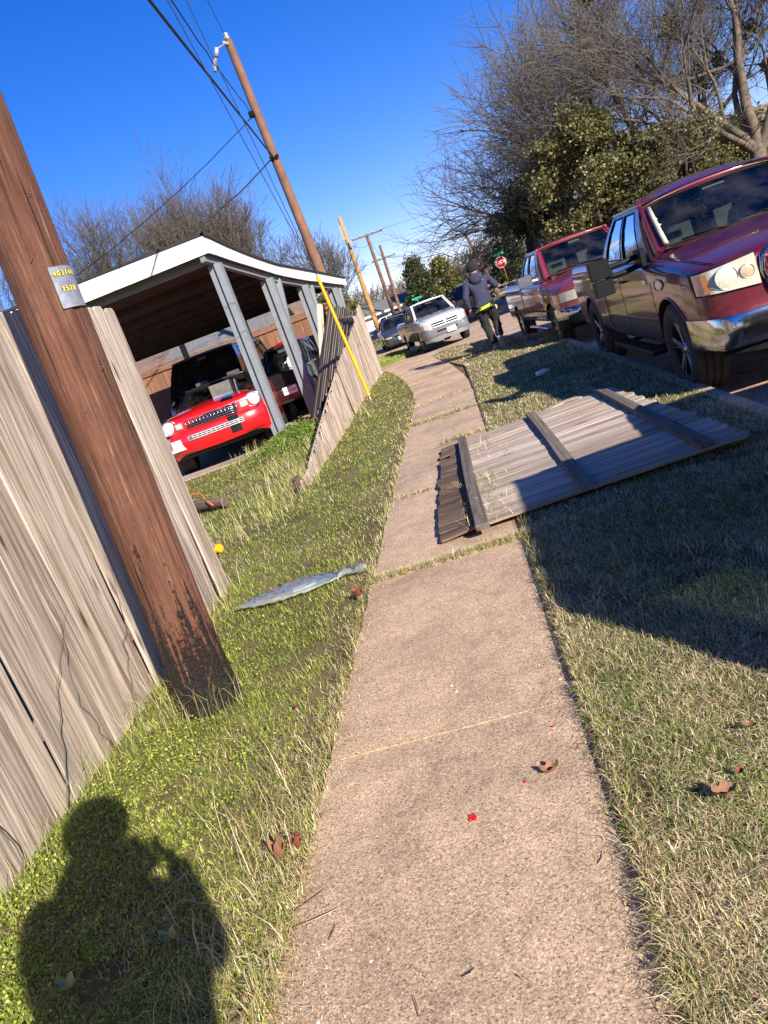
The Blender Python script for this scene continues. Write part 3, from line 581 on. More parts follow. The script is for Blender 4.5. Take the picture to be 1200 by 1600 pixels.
# ------------------------------------------------------------------ fallen fence panel on the sidewalk
fp=empty('fallen_fence_panel',(.5,6,0),0,'grey fence panel lying flat across the sidewalk and grass with three dark rails up','fence panel')
fb=MB(); ny=21; y0,y1=4.62,7.58
def pz(x): return .058+.035*max(0,x-.1)
for i in range(ny):
    y=y0+(y1-y0)*(i+.5)/ny; w_=(y1-y0)/ny-.004
    xa=-.50+random.uniform(-.012,.012); xb=1.50-.0*y+random.uniform(-.015,.015)-.20*(i/ny)
    if i>=18: xa=-.52+random.uniform(0,.04)
    rot=True
    # rotten left end is a separate strip of the same board
    cut=-.27+random.uniform(-.02,.05)
    xa2=xa+(.12 if i==17 else 0)
    fb.board((cut,y,pz(cut)+.0),(xb,y+random.uniform(-.004,.004),pz(xb)+random.uniform(-.002,.003)),w_*random.uniform(.995,1.015),.018,(0,1,0),8,.0022,.03,None,0,.0015)
    fb.board((cut-.002,y,pz(cut)-.001),(xa2,y+random.uniform(-.004,.004),.045+random.uniform(-.006,.004)),w_*random.uniform(.97,1.02),.0175,(0,1,0),4,.003,.008,None,1,.0015)
par(fb.build('boards',None,None,True,35,mats=[M['fence_grey'],M['rot']]),fp)
rk=[((-.20,4.50),(-.26,7.62),.05,1),((.50,4.62),(.47,7.55),.05,0),((1.24,4.62),(1.17,7.60),.05,0)]
for (a,b_,h,bow) in rk:
    rb=MB(); P_=[]
    za=pz(a[0])+.009+.02
    rb.board((a[0],a[1],za+.002),(b_[0],b_[1],za+.004),.088,.040,(1,0,0),10,.006,0,None,0,.004); par(rb.build('rail',M['fence_dark_and_shade'],None,True,35),fp)
wb=MB(); pl=[(.55+.7*t,7.61+.07*math.sin(t*3.14),.07+.03*math.sin(t*3.14)) for t in [i/8 for i in range(9)]]
for i in range(8): wb.board(pl[i],pl[i+1],.10,.014,(0,1,0),1,0,0,.8)
par(wb.build('warped_board',M['fence_grey'],None,True,35),fp)
n=170; x=RNG.normal(-.12,.10,n); y=RNG.uniform(4.6,5.9,n); blades('weeds',x,y,np.full(n,.45),.03,.12,1.,.07,2.2,'weeds caught on the rotten end of the fallen fence panel',seed=14)
n=50; x=RNG.normal(.0,.08,n); y=RNG.uniform(6.2,7.3,n); blades('weeds',x,y,np.full(n,.2),.03,.10,1.,.07,2.2,'thin weeds caught near the upper rail of the fallen panel',seed=15)
# ------------------------------------------------------------------ carport
cp=empty('carport',(-3.4,13,0),0,'open carport with wavy white fascia, grey posts and dark plank ceiling','carport')
TP=[(12.7,3.72,3.40),(13.6,3.55,3.27),(14.75,3.38,3.14),(16.1,3.22,2.98),(18.0,3.11,2.84),(19.5,3.02,2.77),(21.5,2.89,2.66),(22.1,2.86,2.64)]
def cx(y): return -3.45+.099*(y-12.9)
XW=-9.6
ysamp=[12.7+(22.1-12.7)*i/36 for i in range(37)]
def ip_(y,k): return float(np.interp(y,[t[0] for t in TP],[t[k] for t in TP]))
def smoothed(y,k): return sum(ip_(min(22.1,max(12.7,y+d)),k) for d in(-.3,-.15,0,.15,.3))/5
fs=MB()
def strip(mb,P0,P1,nrm,th,mi=0):  # P0 lower pts, P1 upper pts
    nrm=Vector(nrm)*th; n=len(P0); vs=[Vector(p) for p in P0]+[Vector(p) for p in P1]+[Vector(p)+nrm for p in P0]+[Vector(p)+nrm for p in P1]; f=[]
    for i in range(n-1): f+=[(i,i+1,n+i+1,n+i),(2*n+i+1,2*n+i,3*n+i,3*n+i+1),(i+1,i,2*n+i,2*n+i+1),(n+i,n+i+1,3*n+i+1,3*n+i)]
    f+=[(0,n,3*n,2*n),(n-1,2*n-1+2*n-0-0,4*n-1,2*n-1)] if False else [(0,n,3*n,2*n),(2*n-1,n-1,3*n-1,4*n-1)]
    mb.add(vs,f,mi=mi)
E0=.0
strip(fs,[(cx(y)+.10,y,smoothed(y,2)) for y in ysamp],[(cx(y)+.10,y,smoothed(y,1)-.035) for y in ysamp],(-1,.1,0),.025)
xs=[cx(12.7)+.10+( XW-cx(12.7)-.10)*i/12 for i in range(13)]
strip(fs,[(x,12.67,3.39-.004*i) for i,x in enumerate(xs)],[(x,12.67,3.675) for x in xs],(0,1,0),.025)
par(fs.build('fascia',M['whitepaint'],None,False,fixn=True),cp)
rf=MB(); 
G=[[(cx(y)+.13+(XW-cx(y)-.13)*u/8,y-.05,smoothed(y,1)-.034+.02*math.sin(u/8*3.14)) for u in range(9)] for y in ysamp]
G2=[[(p[0],p[1],p[2]+.04) for p in r_] for r_ in G]
rf.grid(G,flip=True); rf.grid(G2)
strip(rf,[G[i][0] for i in range(37)],[G2[i][0] for i in range(37)],(-1,0,0),.05); strip(rf,[G[0][i] for i in range(9)],[G2[0][i] for i in range(9)],(0,1,0),.05)
par(rf.build('roof',M['shingleblk'],None,False),cp)
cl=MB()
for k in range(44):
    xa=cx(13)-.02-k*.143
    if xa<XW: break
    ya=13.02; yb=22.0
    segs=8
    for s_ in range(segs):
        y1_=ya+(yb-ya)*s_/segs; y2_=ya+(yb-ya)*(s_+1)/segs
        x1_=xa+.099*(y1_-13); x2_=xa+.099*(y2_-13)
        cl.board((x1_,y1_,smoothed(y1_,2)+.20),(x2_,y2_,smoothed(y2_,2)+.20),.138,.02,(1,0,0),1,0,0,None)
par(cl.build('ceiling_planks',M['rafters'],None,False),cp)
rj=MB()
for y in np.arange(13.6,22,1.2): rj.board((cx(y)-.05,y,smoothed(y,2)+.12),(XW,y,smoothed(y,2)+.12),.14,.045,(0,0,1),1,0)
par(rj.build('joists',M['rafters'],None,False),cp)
bm_=MB(); strip(bm_,[(cx(y)+.0,y,smoothed(y,2)-.10) for y in ysamp],[(cx(y)+.0,y,smoothed(y,2)+.08) for y in ysamp],(-1,.1,0),.09)
bm_.board((cx(13)+.02,13.14,3.36),(XW,13.14,3.36),.16,.05,(0,0,1),1,0)
par(bm_.build('beam',M['greypaint'],None,False,fixn=True),cp)
def cpost(y,foot,top,brace=None,w=.16):
    pm=MB(); pm.box(((foot[0]+top[0])/2,(foot[1]+top[1])/2,0),(0.01,0.01,0.01)) if False else None
    a,b=Vector((foot[0],foot[1],.0)),Vector((top[0],top[1],top[2]))
    pm.board(a,b,w,w*.55,(1,0,0),1,0); off=Vector((.0,-w*.42,0)); pm.board(a+off+Vector((w*.26,0,0)),b+off+Vector((w*.26,0,0)),w*.46,w*.26,(1,0,0),1,0)
    if brace:
        pm.board(Vector(brace[0]),Vector(brace[1]),w*.85,w*.4,(1,0,0),1,0)
    par(pm.build('post',M['greypaint'],None,False),cp)
for i,(y,br) in enumerate(((13.15,None),(15.6,1),(18.0,1),(20.8,1))):
    x=cx(y)-.05; zt=smoothed(y,2)-.09
    cpost(y,(x,y),(x,y,zt),None if not br else ((x,y+.02,zt-1.25),(x+.04,y+.62,zt-.03)),.24 if i==0 else .27)
for x in (-5.6,-7.6,-9.4):
    pm=MB(); pm.board((x,21.9,0),(x,21.9,2.7),.14,.14,(1,0,0),1,0); par(pm.build('post',M['greypaint'],None,False),cp)
#PART4
# ------------------------------------------------------------------ vehicles
def slab(mb,P,off,mi=0):
    # P grid of Vectors, off vector pushed back; closed shell
    nu,nv=len(P),len(P[0]); A=[Vector(p) for r_ in P for p in r_]; B=[p+Vector(off) for p in A]; n=len(A); f=[]
    for i in range(nu-1):
        for j in range(nv-1):
            a,b,c_,d=i*nv+j,(i+1)*nv+j,(i+1)*nv+j+1,i*nv+j+1; f+=[(a,b,c_,d),(n+d,n+c_,n+b,n+a)]
    ring=[j for j in range(nv)]+[i*nv+nv-1 for i in range(1,nu)]+[(nu-1)*nv+j for j in range(nv-2,-1,-1)]+[i*nv for i in range(nu-2,0,-1)]
    for k in range(len(ring)): a,b=ring[k],ring[(k+1)%len(ring)]; f.append((a,b,n+b,n+a))
    mb.add(A+B,f,mi=mi)
def vehicle(name,loc,ang,S,label,cat='pickup truck',group=None):
    """local frame: x forward (0 = front axle), y left, z up. ang: heading, degrees from +x"""
    root=empty(name,loc,R(ang),label,cat,group)
    st=S['st']; xs=np.array([s[0] for s in st])[::-1]; ww=np.array([s[1] for s in st])[::-1]; zt=np.array([s[2] for s in st])[::-1]; zb=np.array([s[3] for s in st])[::-1]; cr=np.array([s[4] if len(s)>4 else .03 for s in st])[::-1]
    split=S.get('split',.55)
    X=np.unique(np.concatenate([np.linspace(xs[0],xs[-1],int((xs[-1]-xs[0])/.07)),xs]))
    I=lambda a,x: np.interp(x,xs,a)
    sh=S.get('shoulder',.10)
    def sec(x):
        w_,t,b,c_=I(ww,x),I(zt,x),I(zb,x),I(cr,x); m_=min(max(split,b+.06),t-.3)
        bu=S.get('bulge',.0)
        return [(0,t+c_),(w_*.3,t+c_*.92),(w_*.6,t+c_*.6),(w_*.82,t+c_*.18),(w_*.92,t-sh*.12),(w_*.965,t-sh*.45),(w_*.99,t-sh),(w_*1.0,t-sh*2.2),(w_*(1.0+bu),(t-sh*2.2+m_)/2),(w_*.995,m_+.005),(w_*.99,m_),(w_*.975,b+.05),(w_*.93,b),(w_*.5,b-.0),(0,b)]
    vs=[];fs=[]; rows=[]
    for x in X:
        s=sec(x); full=[(y,z) for y,z in s]+[(-y,z) for y,z in s[-2:0:-1]]; rows.append([(x,y,z) for y,z in full])
    n=len(rows[0])
    for r_ in rows: vs+=r_
    for i in range(len(rows)-1):
        for j in range(n): fs.append((i*n+j,i*n+(j+1)%n,(i+1)*n+(j+1)%n,(i+1)*n+j))
    fs.append(tuple(range(n))[::-1]); fs.append(tuple(range((len(rows)-1)*n,len(rows)*n)))
    body=mesh('body',vs,fs,S['paint'],None,True,38,mats=[S['paint'],S.get('paint2',S['paint']),M['blackmatt']])
    bm=bmesh.new(); bm.from_mesh(body.data); bmesh.ops.recalc_face_normals(bm,faces=bm.faces); bm.to_mesh(body.data); bm.free()
    ra=S['ra']; wb=S['wb']; rt=S['rt']; wx=S.get('tw',.26); wt=S['track']
    cuts=[]
    wmax=max(ww)
    for ax in (0,-wb):
        for sg in (-1,1):
            c=MB(); c.lathe([(0,sg*.5),(ra,sg*.5),(ra,sg*(wmax+.3)),(0,sg*(wmax+.3))],(ax,0,rt+S.get('az',.0)),'y',40); co_=c.build('cut',M['blackmatt'],None,fixn=True); cuts.append(co_)
    for c in cuts:
        md=body.modifiers.new('b','BOOLEAN'); md.operation='DIFFERENCE'; md.object=c; md.solver='EXACT'
    bpy.context.view_layer.update(); me=D.meshes.new_from_object(body.evaluated_get(bpy.context.evaluated_depsgraph_get())); body.modifiers.clear(); body.data=me
    me.materials.clear()
    for mm in (S['paint'],S.get('paint2',S['paint']),M['blackmatt']): me.materials.append(mm)
    for p_ in me.polygons:
        c=p_.center; k=0
        if c.z<split: k=1
        for ax in (0,-wb):
            dd=math.hypot(c.x-ax,c.z-rt-S.get('az',0))
            if dd<ra+.02 and abs(p_.normal.y)<.3 and abs(c.y)<I(ww,c.x)-.01 and dd>ra*.9: k=2
            if dd<ra and abs(c.y)<.56: k=2
        if p_.normal.z<-.8: k=2
        p_.material_index=k; p_.use_smooth=True
    me.set_sharp_from_angle(angle=R(38))
    for c in cuts: D.objects.remove(c)
    body.parent=root
    def sy(x,z):
        s=sec(x); zz=[p_[1] for p_ in s[4:13]][::-1]; yy=[p_[0] for p_ in s[4:13]][::-1]; return float(np.interp(z,zz,yy))
    fr=[(s[1],s[0]) for s in st if s[0]>.15]; fr=sorted(fr); fw_=[a for a,b in fr]; fx_=[b for a,b in fr]
    def fx(y): 
        a=abs(y); 
        if a<=fw_[0]: return fx_[0]+.015*(1-(a/fw_[0])**2)
        return float(np.interp(a,fw_,fx_))
    def patch(nm,y0,y1,z0,z1,off,th,mat,nu=14,nv=3,parent=None,mb=None,tz=0,mi=0,scale=1.):
        own=mb is None; mb=mb or MB(); P=[]
        for i in range(nu+1):
            u=i/nu; y=y0+(y1-y0)*u; a=z0(u) if callable(z0) else z0; b=z1(u) if callable(z1) else z1
            P.append([Vector((fx(y)+off+tz*(j/nv),y,a+(b-a)*j/nv)) for j in range(nv+1)])
        slab(mb,P,(-th,0,0),mi)
        if own: return mb.build(nm,mat,parent or root,True,35,fixn=True)
    # wheels
    for k,ax in enumerate((0,-wb)):
        for sg in (-1,1):
            h=wx/2; t=MB(); c=(ax,sg*wt,rt+.0)
            pr=[(rt*.60,-h*.75),(rt*.66,-h*.95),(rt*.8,-h*1.03),(rt*.93,-h*.98),(rt*.985,-h*.86)]
            t.lathe(pr,c,'y',44); t.lathe([(r_,-a) for r_,a in pr][::-1],c,'y',44)
            tr=[(rt*.985,-h*.86),(rt,-h*.7)]
            for g in (-.42,0,.42): tr+=[(rt,h*(g-.06)),(rt*.965,h*(g-.045)),(rt*.965,h*(g+.045)),(rt,h*(g+.06))]
            tr+=[(rt,h*.7),(rt*.985,h*.86)]; t.lathe(tr,c,'y',44,1)
            if S.get('big'):
                for q in range(54):
                    a=q*6.28318/54
                    for rr_,s2 in ((-.66,.5),(-.24,-.5),(.24,.5),(.66,-.5)):
                        cc=Vector((ax+math.cos(a)*rt*1.0,sg*wt+rr_*h,rt+math.sin(a)*rt*1.0)); rot=Matrix.Rotation(-a,3,'Y')@Matrix.Rotation(s2,3,'X'); t.box(cc,(.014,h*.34,.027),rot=rot,mi=1)
            tyre=t.build('wheel',None,root,True,40,mats=[M['rubber'],S.get('tread',M['rubber'])])
            r_=MB(); ro=sg*h*.78; 
            r_.lathe([(0,sg*h*.25),(rt*.58,sg*h*.25),(rt*.62,ro),(rt*.66,ro),(rt*.66,sg*h*.2)],c,'y',44,1)
            r_.lathe([(rt*.60,ro*1.0),(rt*.655,ro*1.03),(rt*.665,ro)],c,'y',44,0)
            r_.lathe([(0,ro*.98),(rt*.10,ro*.98),(rt*.13,ro*.8),(rt*.2,ro*.6)],c,'y',24,0)
            ns=S.get('spokes',6); sw=S.get('sw',.05)
            for q in range(ns):
                a=q*6.28318/ns+.3+k; dv=Vector((math.cos(a),0,math.sin(a))); p0=Vector(c)+dv*rt*.10+Vector((0,ro*.72,0)); p1=Vector(c)+dv*rt*.62+Vector((0,ro*.9,0)); r_.board(p0,p1,sw,.03,Vector((-dv.z,0,dv.x)),1,0)
                if S.get('twin'):
                    a2=a+.33; dv2=Vector((math.cos(a2),0,math.sin(a2))); p1=Vector(c)+dv2*rt*.62+Vector((0,ro*.9,0)); r_.board(p0,p1,sw*.35,.02,Vector((-dv.z,0,dv.x)),1,0,mi=0)
            r_.build('rim',None,tyre,True,35,mats=[S.get('rimm',M['chrome_dull']),M['blackmatt']])
    # greenhouse
    g=S['gh']; xb,zb0,wb0=g['wsb']; xt,zt0,wt0=g['wst']; xr,_,wr=g['rt']; xq,zq,wq=g['rb']
    def sideP(sg):
        def P(u,v,ins=0):
            bx=xb+(xq-xb)*u; bz=zb0+(zq-zb0)*u; by=wb0+.055+(wq-wb0)*u*.0+S.get('ghw',0); tx=xt+(xr-xt)*u; ty=wt0+.03+(wr-wt0)*u
            by=g.get('bw',wb0+.06)
            cv=.03*math.sin(v*3.14); y=by+(ty-by)*v+cv-ins
            return Vector((bx+(tx-bx)*v,sg*y,bz+(zt0-bz)*v))
        return P
    def wsP(A,B):
        (x0,z0,w0),(x1,z1,w1)=A,B; bow=g.get('bow',.10)
        def P(u,v,ins=0):
            s=u*2-1; w_=w0+(w1-w0)*v; return Vector((x0+(x1-x0)*v+(bow*(1-v*.5)*(1-s*s)-bow*.5)*(1 if x0>x1 else -1)-ins*(1 if x0>x1 else -1),s*w_,z0+(z1-z0)*v+.02*v*(1-s*s)))
        return P
    shell=MB(); glasses=[]
    def pg(P,ub,vb,open_,glassn,sub=3,th=.035):
        for i in range(len(ub)-1):
            for j in range(len(vb)-1):
                if (i,j) in open_:
                    gm=MB(); Q=[[P(ub[i]+(ub[i+1]-ub[i])*a/6,vb[j]+(vb[j+1]-vb[j])*b/3,.012) for b in range(4)] for a in range(7)]; gm.grid(Q); o=gm.build(glassn,S.get('glass',M['glass']),root,True,fixn=False); 
                    # rubber seal
                    sm=MB(); k=8; e=[P(ub[i]+(ub[i+1]-ub[i])*a/k,vb[j],.004) for a in range(k+1)]+[P(ub[i+1],vb[j]+(vb[j+1]-vb[j])*a/k,.004) for a in range(1,k+1)]+[P(ub[i+1]-(ub[i+1]-ub[i])*a/k,vb[j+1],.004) for a in range(1,k+1)]+[P(ub[i],vb[j+1]-(vb[j+1]-vb[j])*a/k,.004) for a in range(1,k+1)]
                    sm.tube(e,.009,5,cap=False); sm.build('seal',M['black'],o,True)
                    glasses.append(o)
                else:
                    Q=[[P(ub[i]+(ub[i+1]-ub[i])*a/sub,vb[j]+(vb[j+1]-vb[j])*b/sub) for b in range(sub+1)] for a in range(sub+1)]
                    Q2=[[P(ub[i]+(ub[i+1]-ub[i])*a/sub,vb[j]+(vb[j+1]-vb[j])*b/sub,th) for b in range(sub+1)] for a in range(sub+1)]
                    shell.grid(Q,mi=0); shell.grid(Q2,flip=True,mi=1)
    for sg in (-1,1):
        P=sideP(sg); pg(P,g['ub'],g.get('vb',[-.06,.04,.90,1.0]),g['open'],'side_window')
    pg(wsP((xb,zb0,wb0),(xt,zt0,wt0)),[0,.045,.955,1],[0,.06,.93,1.],{(1,1)},'windshield')
    pg(wsP((xq,zq,wq),(xr,zt0,wr)),[0,.12,.88,1],[0,.15,.88,1.],{(1,1)},'rear_window')
    Rf=[]; 
    for i in range(13):
        u=i/12; x=xt+.02+(xr-xt-.04)*u; w_=wt0+(wr-wt0)*u+.035; lift=g.get('crown',.055)*math.sin(min(1,max(0,u*.92+.06))*3.14)**.5
        Rf.append([Vector((x,w_*s,zt0-.012+lift*(1-abs(s)**2.6)+.012*math.sin(u*3.14))) for s in [k/8 for k in range(-8,9)]])
    shell.grid(Rf,mi=0); shell.grid([[p_-Vector((0,0,.03)) for p_ in r_] for r_ in Rf],flip=True,mi=1)
    # rails joining the roof skin to the side frames
    for sg in (-1,1):
        P=sideP(sg); shell.tube([P(u/10,.985,.012) for u in range(11)],.026,8,0)
        shell.tube([wsP((xb,zb0,wb0),(xt,zt0,wt0))((sg+1)/2,v/6,.0)+Vector((0,sg*.012,0)) for v in range(7)],.034,8,0)
        shell.tube([wsP((xq,zq,wq),(xr,zt0,wr))((sg+1)/2,v/6,.0)+Vector((0,sg*.012,0)) for v in range(7)],.034,8,0)
    shell.tube([wsP((xb,zb0,wb0),(xt,zt0,wt0))(u/10,1.0,.0) for u in range(11)],.022,8,0)
    shell.build('cab_frame',None,root,True,45,mats=[S.get('ghpaint',S['paint']),S.get('trim',M['beige'])])
    # interior
    it=MB(); it.box(((xb+xt)/2-.05+.1,0,zb0-.03),(abs(xt-xb)*.75,wb0*1.8,.09)); it.build('dashboard',M['interior'],root)
    for sy_ in (-.36,.36):
        sy_*=min(1,wb0/.8); it=MB(); sxx=xt-.45; it.box((sxx,sy_,zb0+.05),(.16,.48*min(1,wb0/.8),.46),rot=Matrix.Rotation(-.18,3,'Y')); it.box((sxx-.07,sy_,zb0+.34),(.10,.28*min(1,wb0/.8),.16),rot=Matrix.Rotation(-.15,3,'Y'))
        it.build('seat',S.get('seat',M['beige']),root,False)
    it=MB(); it.lathe([(.17,-.012),(.185,0),(.17,.012),(.158,0),(.17,-.012)],(xt+.02,.36*min(1,wb0/.8),zb0+.08),'x',24,0); it.build('steering_wheel',M['interior'],root,True)
    it=MB(); it.box((xt+.12,0,zt0-.09),(.03,.22,.07)); it.build('rear_view_mirror',M['interior'],root)
    # wipers and cowl
    wi=MB(); 
    for a,b in ((.55,-.15),(-.12,-.72)):
        wi.tube([Vector((xb+.07,a*wb0,zb0+.02)),Vector((xb-.02,(a+b)/2*wb0,zb0+.055)),Vector((xb-.06,b*wb0,zb0+.05))],.008,5)
    wi.tube([Vector((xb+.04+.04*(1-(k/5)**2),k/5*wb0*.98,zb0+.006)) for k in range(-5,6)],.014,6); wi.build('wipers',M['black'],root,True)
    # seams
    sm=MB()
    for x,z0,z1 in S.get('seams',[]):
        for sg in (-1,1): sm=MB(); sm.tube([Vector((x,sg*(sy(x,z0+(z1-z0)*k/10)-.0005),z0+(z1-z0)*k/10)) for k in range(11)],.0045,4); sm.build('panel_gap',M['seam'],root)
    for xa,xb_,z in S.get('hseams',[]):
        for sg in (-1,1): sm.tube([Vector((xa+(xb_-xa)*k/10,sg*(sy(xa+(xb_-xa)*k/10,z)-.0005),z)) for k in range(11)],.0045,4)
    for sg in (-1,1):
        if 'hood' in S:
            sm=MB(); xa,xb_,yf=S['hood']; sm.tube([Vector((x,sg*I(ww,x)*yf,I(zt,x)+I(cr,x)*.25-.002)) for x in np.linspace(xa,xb_,14)],.005,4); sm.build('hood_gap',M['seam'],root)
    for x,z,l in S.get('handles',[]):
        for sg in (-1,1):
            h=MB(); h.tube([Vector((x-l/2,sg*(sy(x,z)+.005),z)),Vector((x-l/2+.02,sg*(sy(x,z)+.03),z)),Vector((x+l/2-.02,sg*(sy(x,z)+.03),z)),Vector((x+l/2,sg*(sy(x,z)+.005),z))],.011,6); h.build('door_handle',S.get('handlem',M['black']),root,True)
    for xa,xb_,z,hh,mt in S.get('mould',[]):
        for sg in (-1,1):
            h=MB(); P=[[Vector((xa+(xb_-xa)*k/16,sg*(sy(xa+(xb_-xa)*k/16,z+q)+.009),z+q)) for q in (-hh/2,hh/2)] for k in range(17)]; slab(h,P,(0,-sg*.02,0)); h.build('side_moulding',mt,root,False,fixn=True)
    return root,dict(sy=sy,fx=fx,patch=patch,I=I,sec=sec,zt=zt,ww=ww,cr=cr,xs=xs)
def lamp(root,x,y,z,r,depth=.03,mat=None,name='lamp'):
    l=MB(); l.lathe([(0,depth),(r*.6,depth*.85),(r*.92,depth*.4),(r,0),(r*1.06,-.01)],(x,y,z),'x',24); return l.build(name,mat or M['reflector'],root,True)
def plateobj(root,x,y,z,w=.305,h=.152,rows=(),fwd=1,mat=None,name='number_plate'):
    p_=MB(); p_.box((x,y,z),(.006,w,h)); o=p_.build(name,mat or M['plate'],root)
    for s,dz,size in rows:
        mw=Matrix.Translation((x+fwd*.0045,y,z+dz))@Matrix(((0,0,fwd,0),(fwd,0,0,0),(0,1,0,0),(0,0,0,1)))
        cu=D.curves.new('t','FONT'); cu.body=s; cu.size=size; cu.align_x='CENTER'; cu.align_y='CENTER'; cu.extrude=.0006; cu.offset=.001
        t=D.objects.new('t',cu); link(t); bpy.context.view_layer.update(); me=D.meshes.new_from_object(t.evaluated_get(bpy.context.evaluated_depsgraph_get())); D.objects.remove(t)
        me.materials.clear(); me.materials.append(M['ink']); me.transform(mw); q=D.objects.new('lettering',me); link(q); q.parent=o
    return o
# --- foreground pickup, full width extended cab
S=dict(paint=M['maroon'],paint2=M['maroon_dull'],split=.68,ra=.475,wb=3.67,rt=.415,track=.84,tw=.30,shoulder=.11,big=1,tread=M['rubber_brown'],rimm=M['chrome_dull'],spokes=5,sw=.05,twin=1,
 st=[(.90,.62,1.03,.50,.03),(.89,.76,1.06,.47,.035),(.86,.86,1.08,.45,.04),(.80,.925,1.10,.43,.045),(.68,.96,1.12,.42,.05),(.45,.98,1.15,.42,.055),(.2,.985,1.175,.42,.06),(-.5,.99,1.235,.42,.06),(-.62,.99,1.245,.42,.03),(-2.62,.99,1.27,.42,.0),(-2.66,.985,1.27,.42,0),(-2.70,.99,1.335,.44,0),(-4.60,.985,1.335,.46,0),(-4.82,.955,1.325,.55,0),(-4.86,.92,1.30,.6,0)],
 gh=dict(wsb=(-.50,1.265,.80),wst=(-1.28,1.755,.67),rt=(-2.46,1.765,.655),rb=(-2.63,1.28,.80),bw=.915,ub=[0,.14,.485,.545,.90,1.0],open={(1,1),(3,1)},crown=.125,bow=.14),
 seams=[(-.42,.5,1.05),(-1.66,.5,1.22),(-2.55,.5,1.2),(-2.68,.47,1.30)],hood=(.80,-.5,.86),handles=[(-1.46,1.07,.2),(-2.0,1.07,.16)],mould=[(-.40,-2.6,.675,.028,M['maroon_dull'])],seat=M['beige'])
r_,h=vehicle('pickup_truck',(2.86,7.12,-.10),-90,S,'large dark maroon pickup nearest the camera with chrome bumper and wide black tow mirror')
pt=h['patch']
for sg in (-1,1):
    a,b=(.53,.950)
    hl=pt('headlight',sg*a,sg*b,lambda u:.865+.035*u,lambda u:1.10-.035*u,.024,.06,M['lens'],24,6,tz=-.035)
    pt('lens_rim',sg*(a-.012),sg*(b+.006),lambda u:.853+.035*u,lambda u:1.112-.035*u,.004,.05,M['black'],18,3,hl,tz=-.035)
    l=MB(); l.lathe([(0,.008),(.04,.007),(.07,.004),(.083,0)],(h['fx'](.74)+.010,sg*.765,.985),'x',28); l.build('lamp',M['reflector'],hl,True)
    l=MB(); l.lathe([(.083,.0),(.086,.005),(.090,0)],(h['fx'](.74)+.012,sg*.765,.985),'x',28); l.lathe([(.051,.0),(.053,.005),(.056,0)],(h['fx'](.60)+.014,sg*.61,.985),'x',24); l.build('lamp_ring',M['chrome_dull'],hl,True)
    l=MB(); l.lathe([(0,.008),(.026,.006),(.044,.003),(.051,0)],(h['fx'](.60)+.012,sg*.61,.985),'x',24); l.build('inner_lamp',M['amberpale'],hl,True)
    pt('turn_lamp',sg*.885,sg*.938,lambda u:.905,lambda u:1.055,.030,.02,M['amber'],8,3,hl,tz=-.032)
# grille with honeycomb
fr_=MB()
for z in (.845,1.075): pass
gp=[(-.46,.80),(-.50,.95),(-.485,1.06),(-.42,1.105),(0,1.125),(.42,1.105),(.485,1.06),(.50,.95),(.46,.80),(.36,.75),(0,.735),(-.36,.75),(-.46,.80)]
fr_.tube([Vector((h['fx'](y)+.02-(z-.75)*.05,y,z)) for y,z in gp],.022,8); go=fr_.build('grille',M['chrome'],r_,True)
bk=MB(); bk.grid([[Vector((h['fx'](y)+.004-(z-.75)*.05,y,z)) for z in (.755,.85,.95,1.09)] for y in np.linspace(-.45,.45,9)]); bk.build('grille_backing',M['blackmatt'],go)
hx=MB(); rad=.026
for j in range(8):
    for i in range(-11,12):
        y=i*rad*1.80+(rad*.9 if j%2 else 0); z=.775+j*rad*1.56
        if abs(y)>.46-(.05 if z<.8 else 0) or z>1.08: continue
        hx.tube([Vector((h['fx'](y)+.012-(z-.75)*.05,y+math.sin(k*1.0472)*rad,z+math.cos(k*1.0472)*rad)) for k in range(7)],.0035,4,cap=False)
hx.build('honeycomb',M['black'],go)
# bumper
bp=MB(); P=[]
for i in range(41):
    y=-1.0+2.0*i/40; b=min(abs(y),.985); x=h['fx'](min(b,.98))+.13-.10*max(0,(abs(y)-.85)/.15)**2
    P.append([Vector((x-.03,y,.445)),Vector((x-.004,y,.46)),Vector((x,y,.47)),Vector((x+.006,y,.58)),Vector((x+.004,y,.69)),Vector((x-.006,y,.705)),Vector((x-.12,y,.712))])
slab(bp,P,(-.03,0,0)); bp.build('bumper',M['chrome'],r_,True,50,fixn=True)
vp=MB(); P=[]
for i in range(31):
    y=-.93+1.86*i/30; x=h['fx'](min(abs(y),.97))+.08; e_=max(0,(abs(y)-.55)/.38); P.append([Vector((x-.10,y,.31+.09*e_)),Vector((x-.02,y,.36+.06*e_)),Vector((x-.01,y,.455))])
slab(vp,P,(-.03,0,0)); vp.build('front_valance',M['black'],r_,True,50,fixn=True)
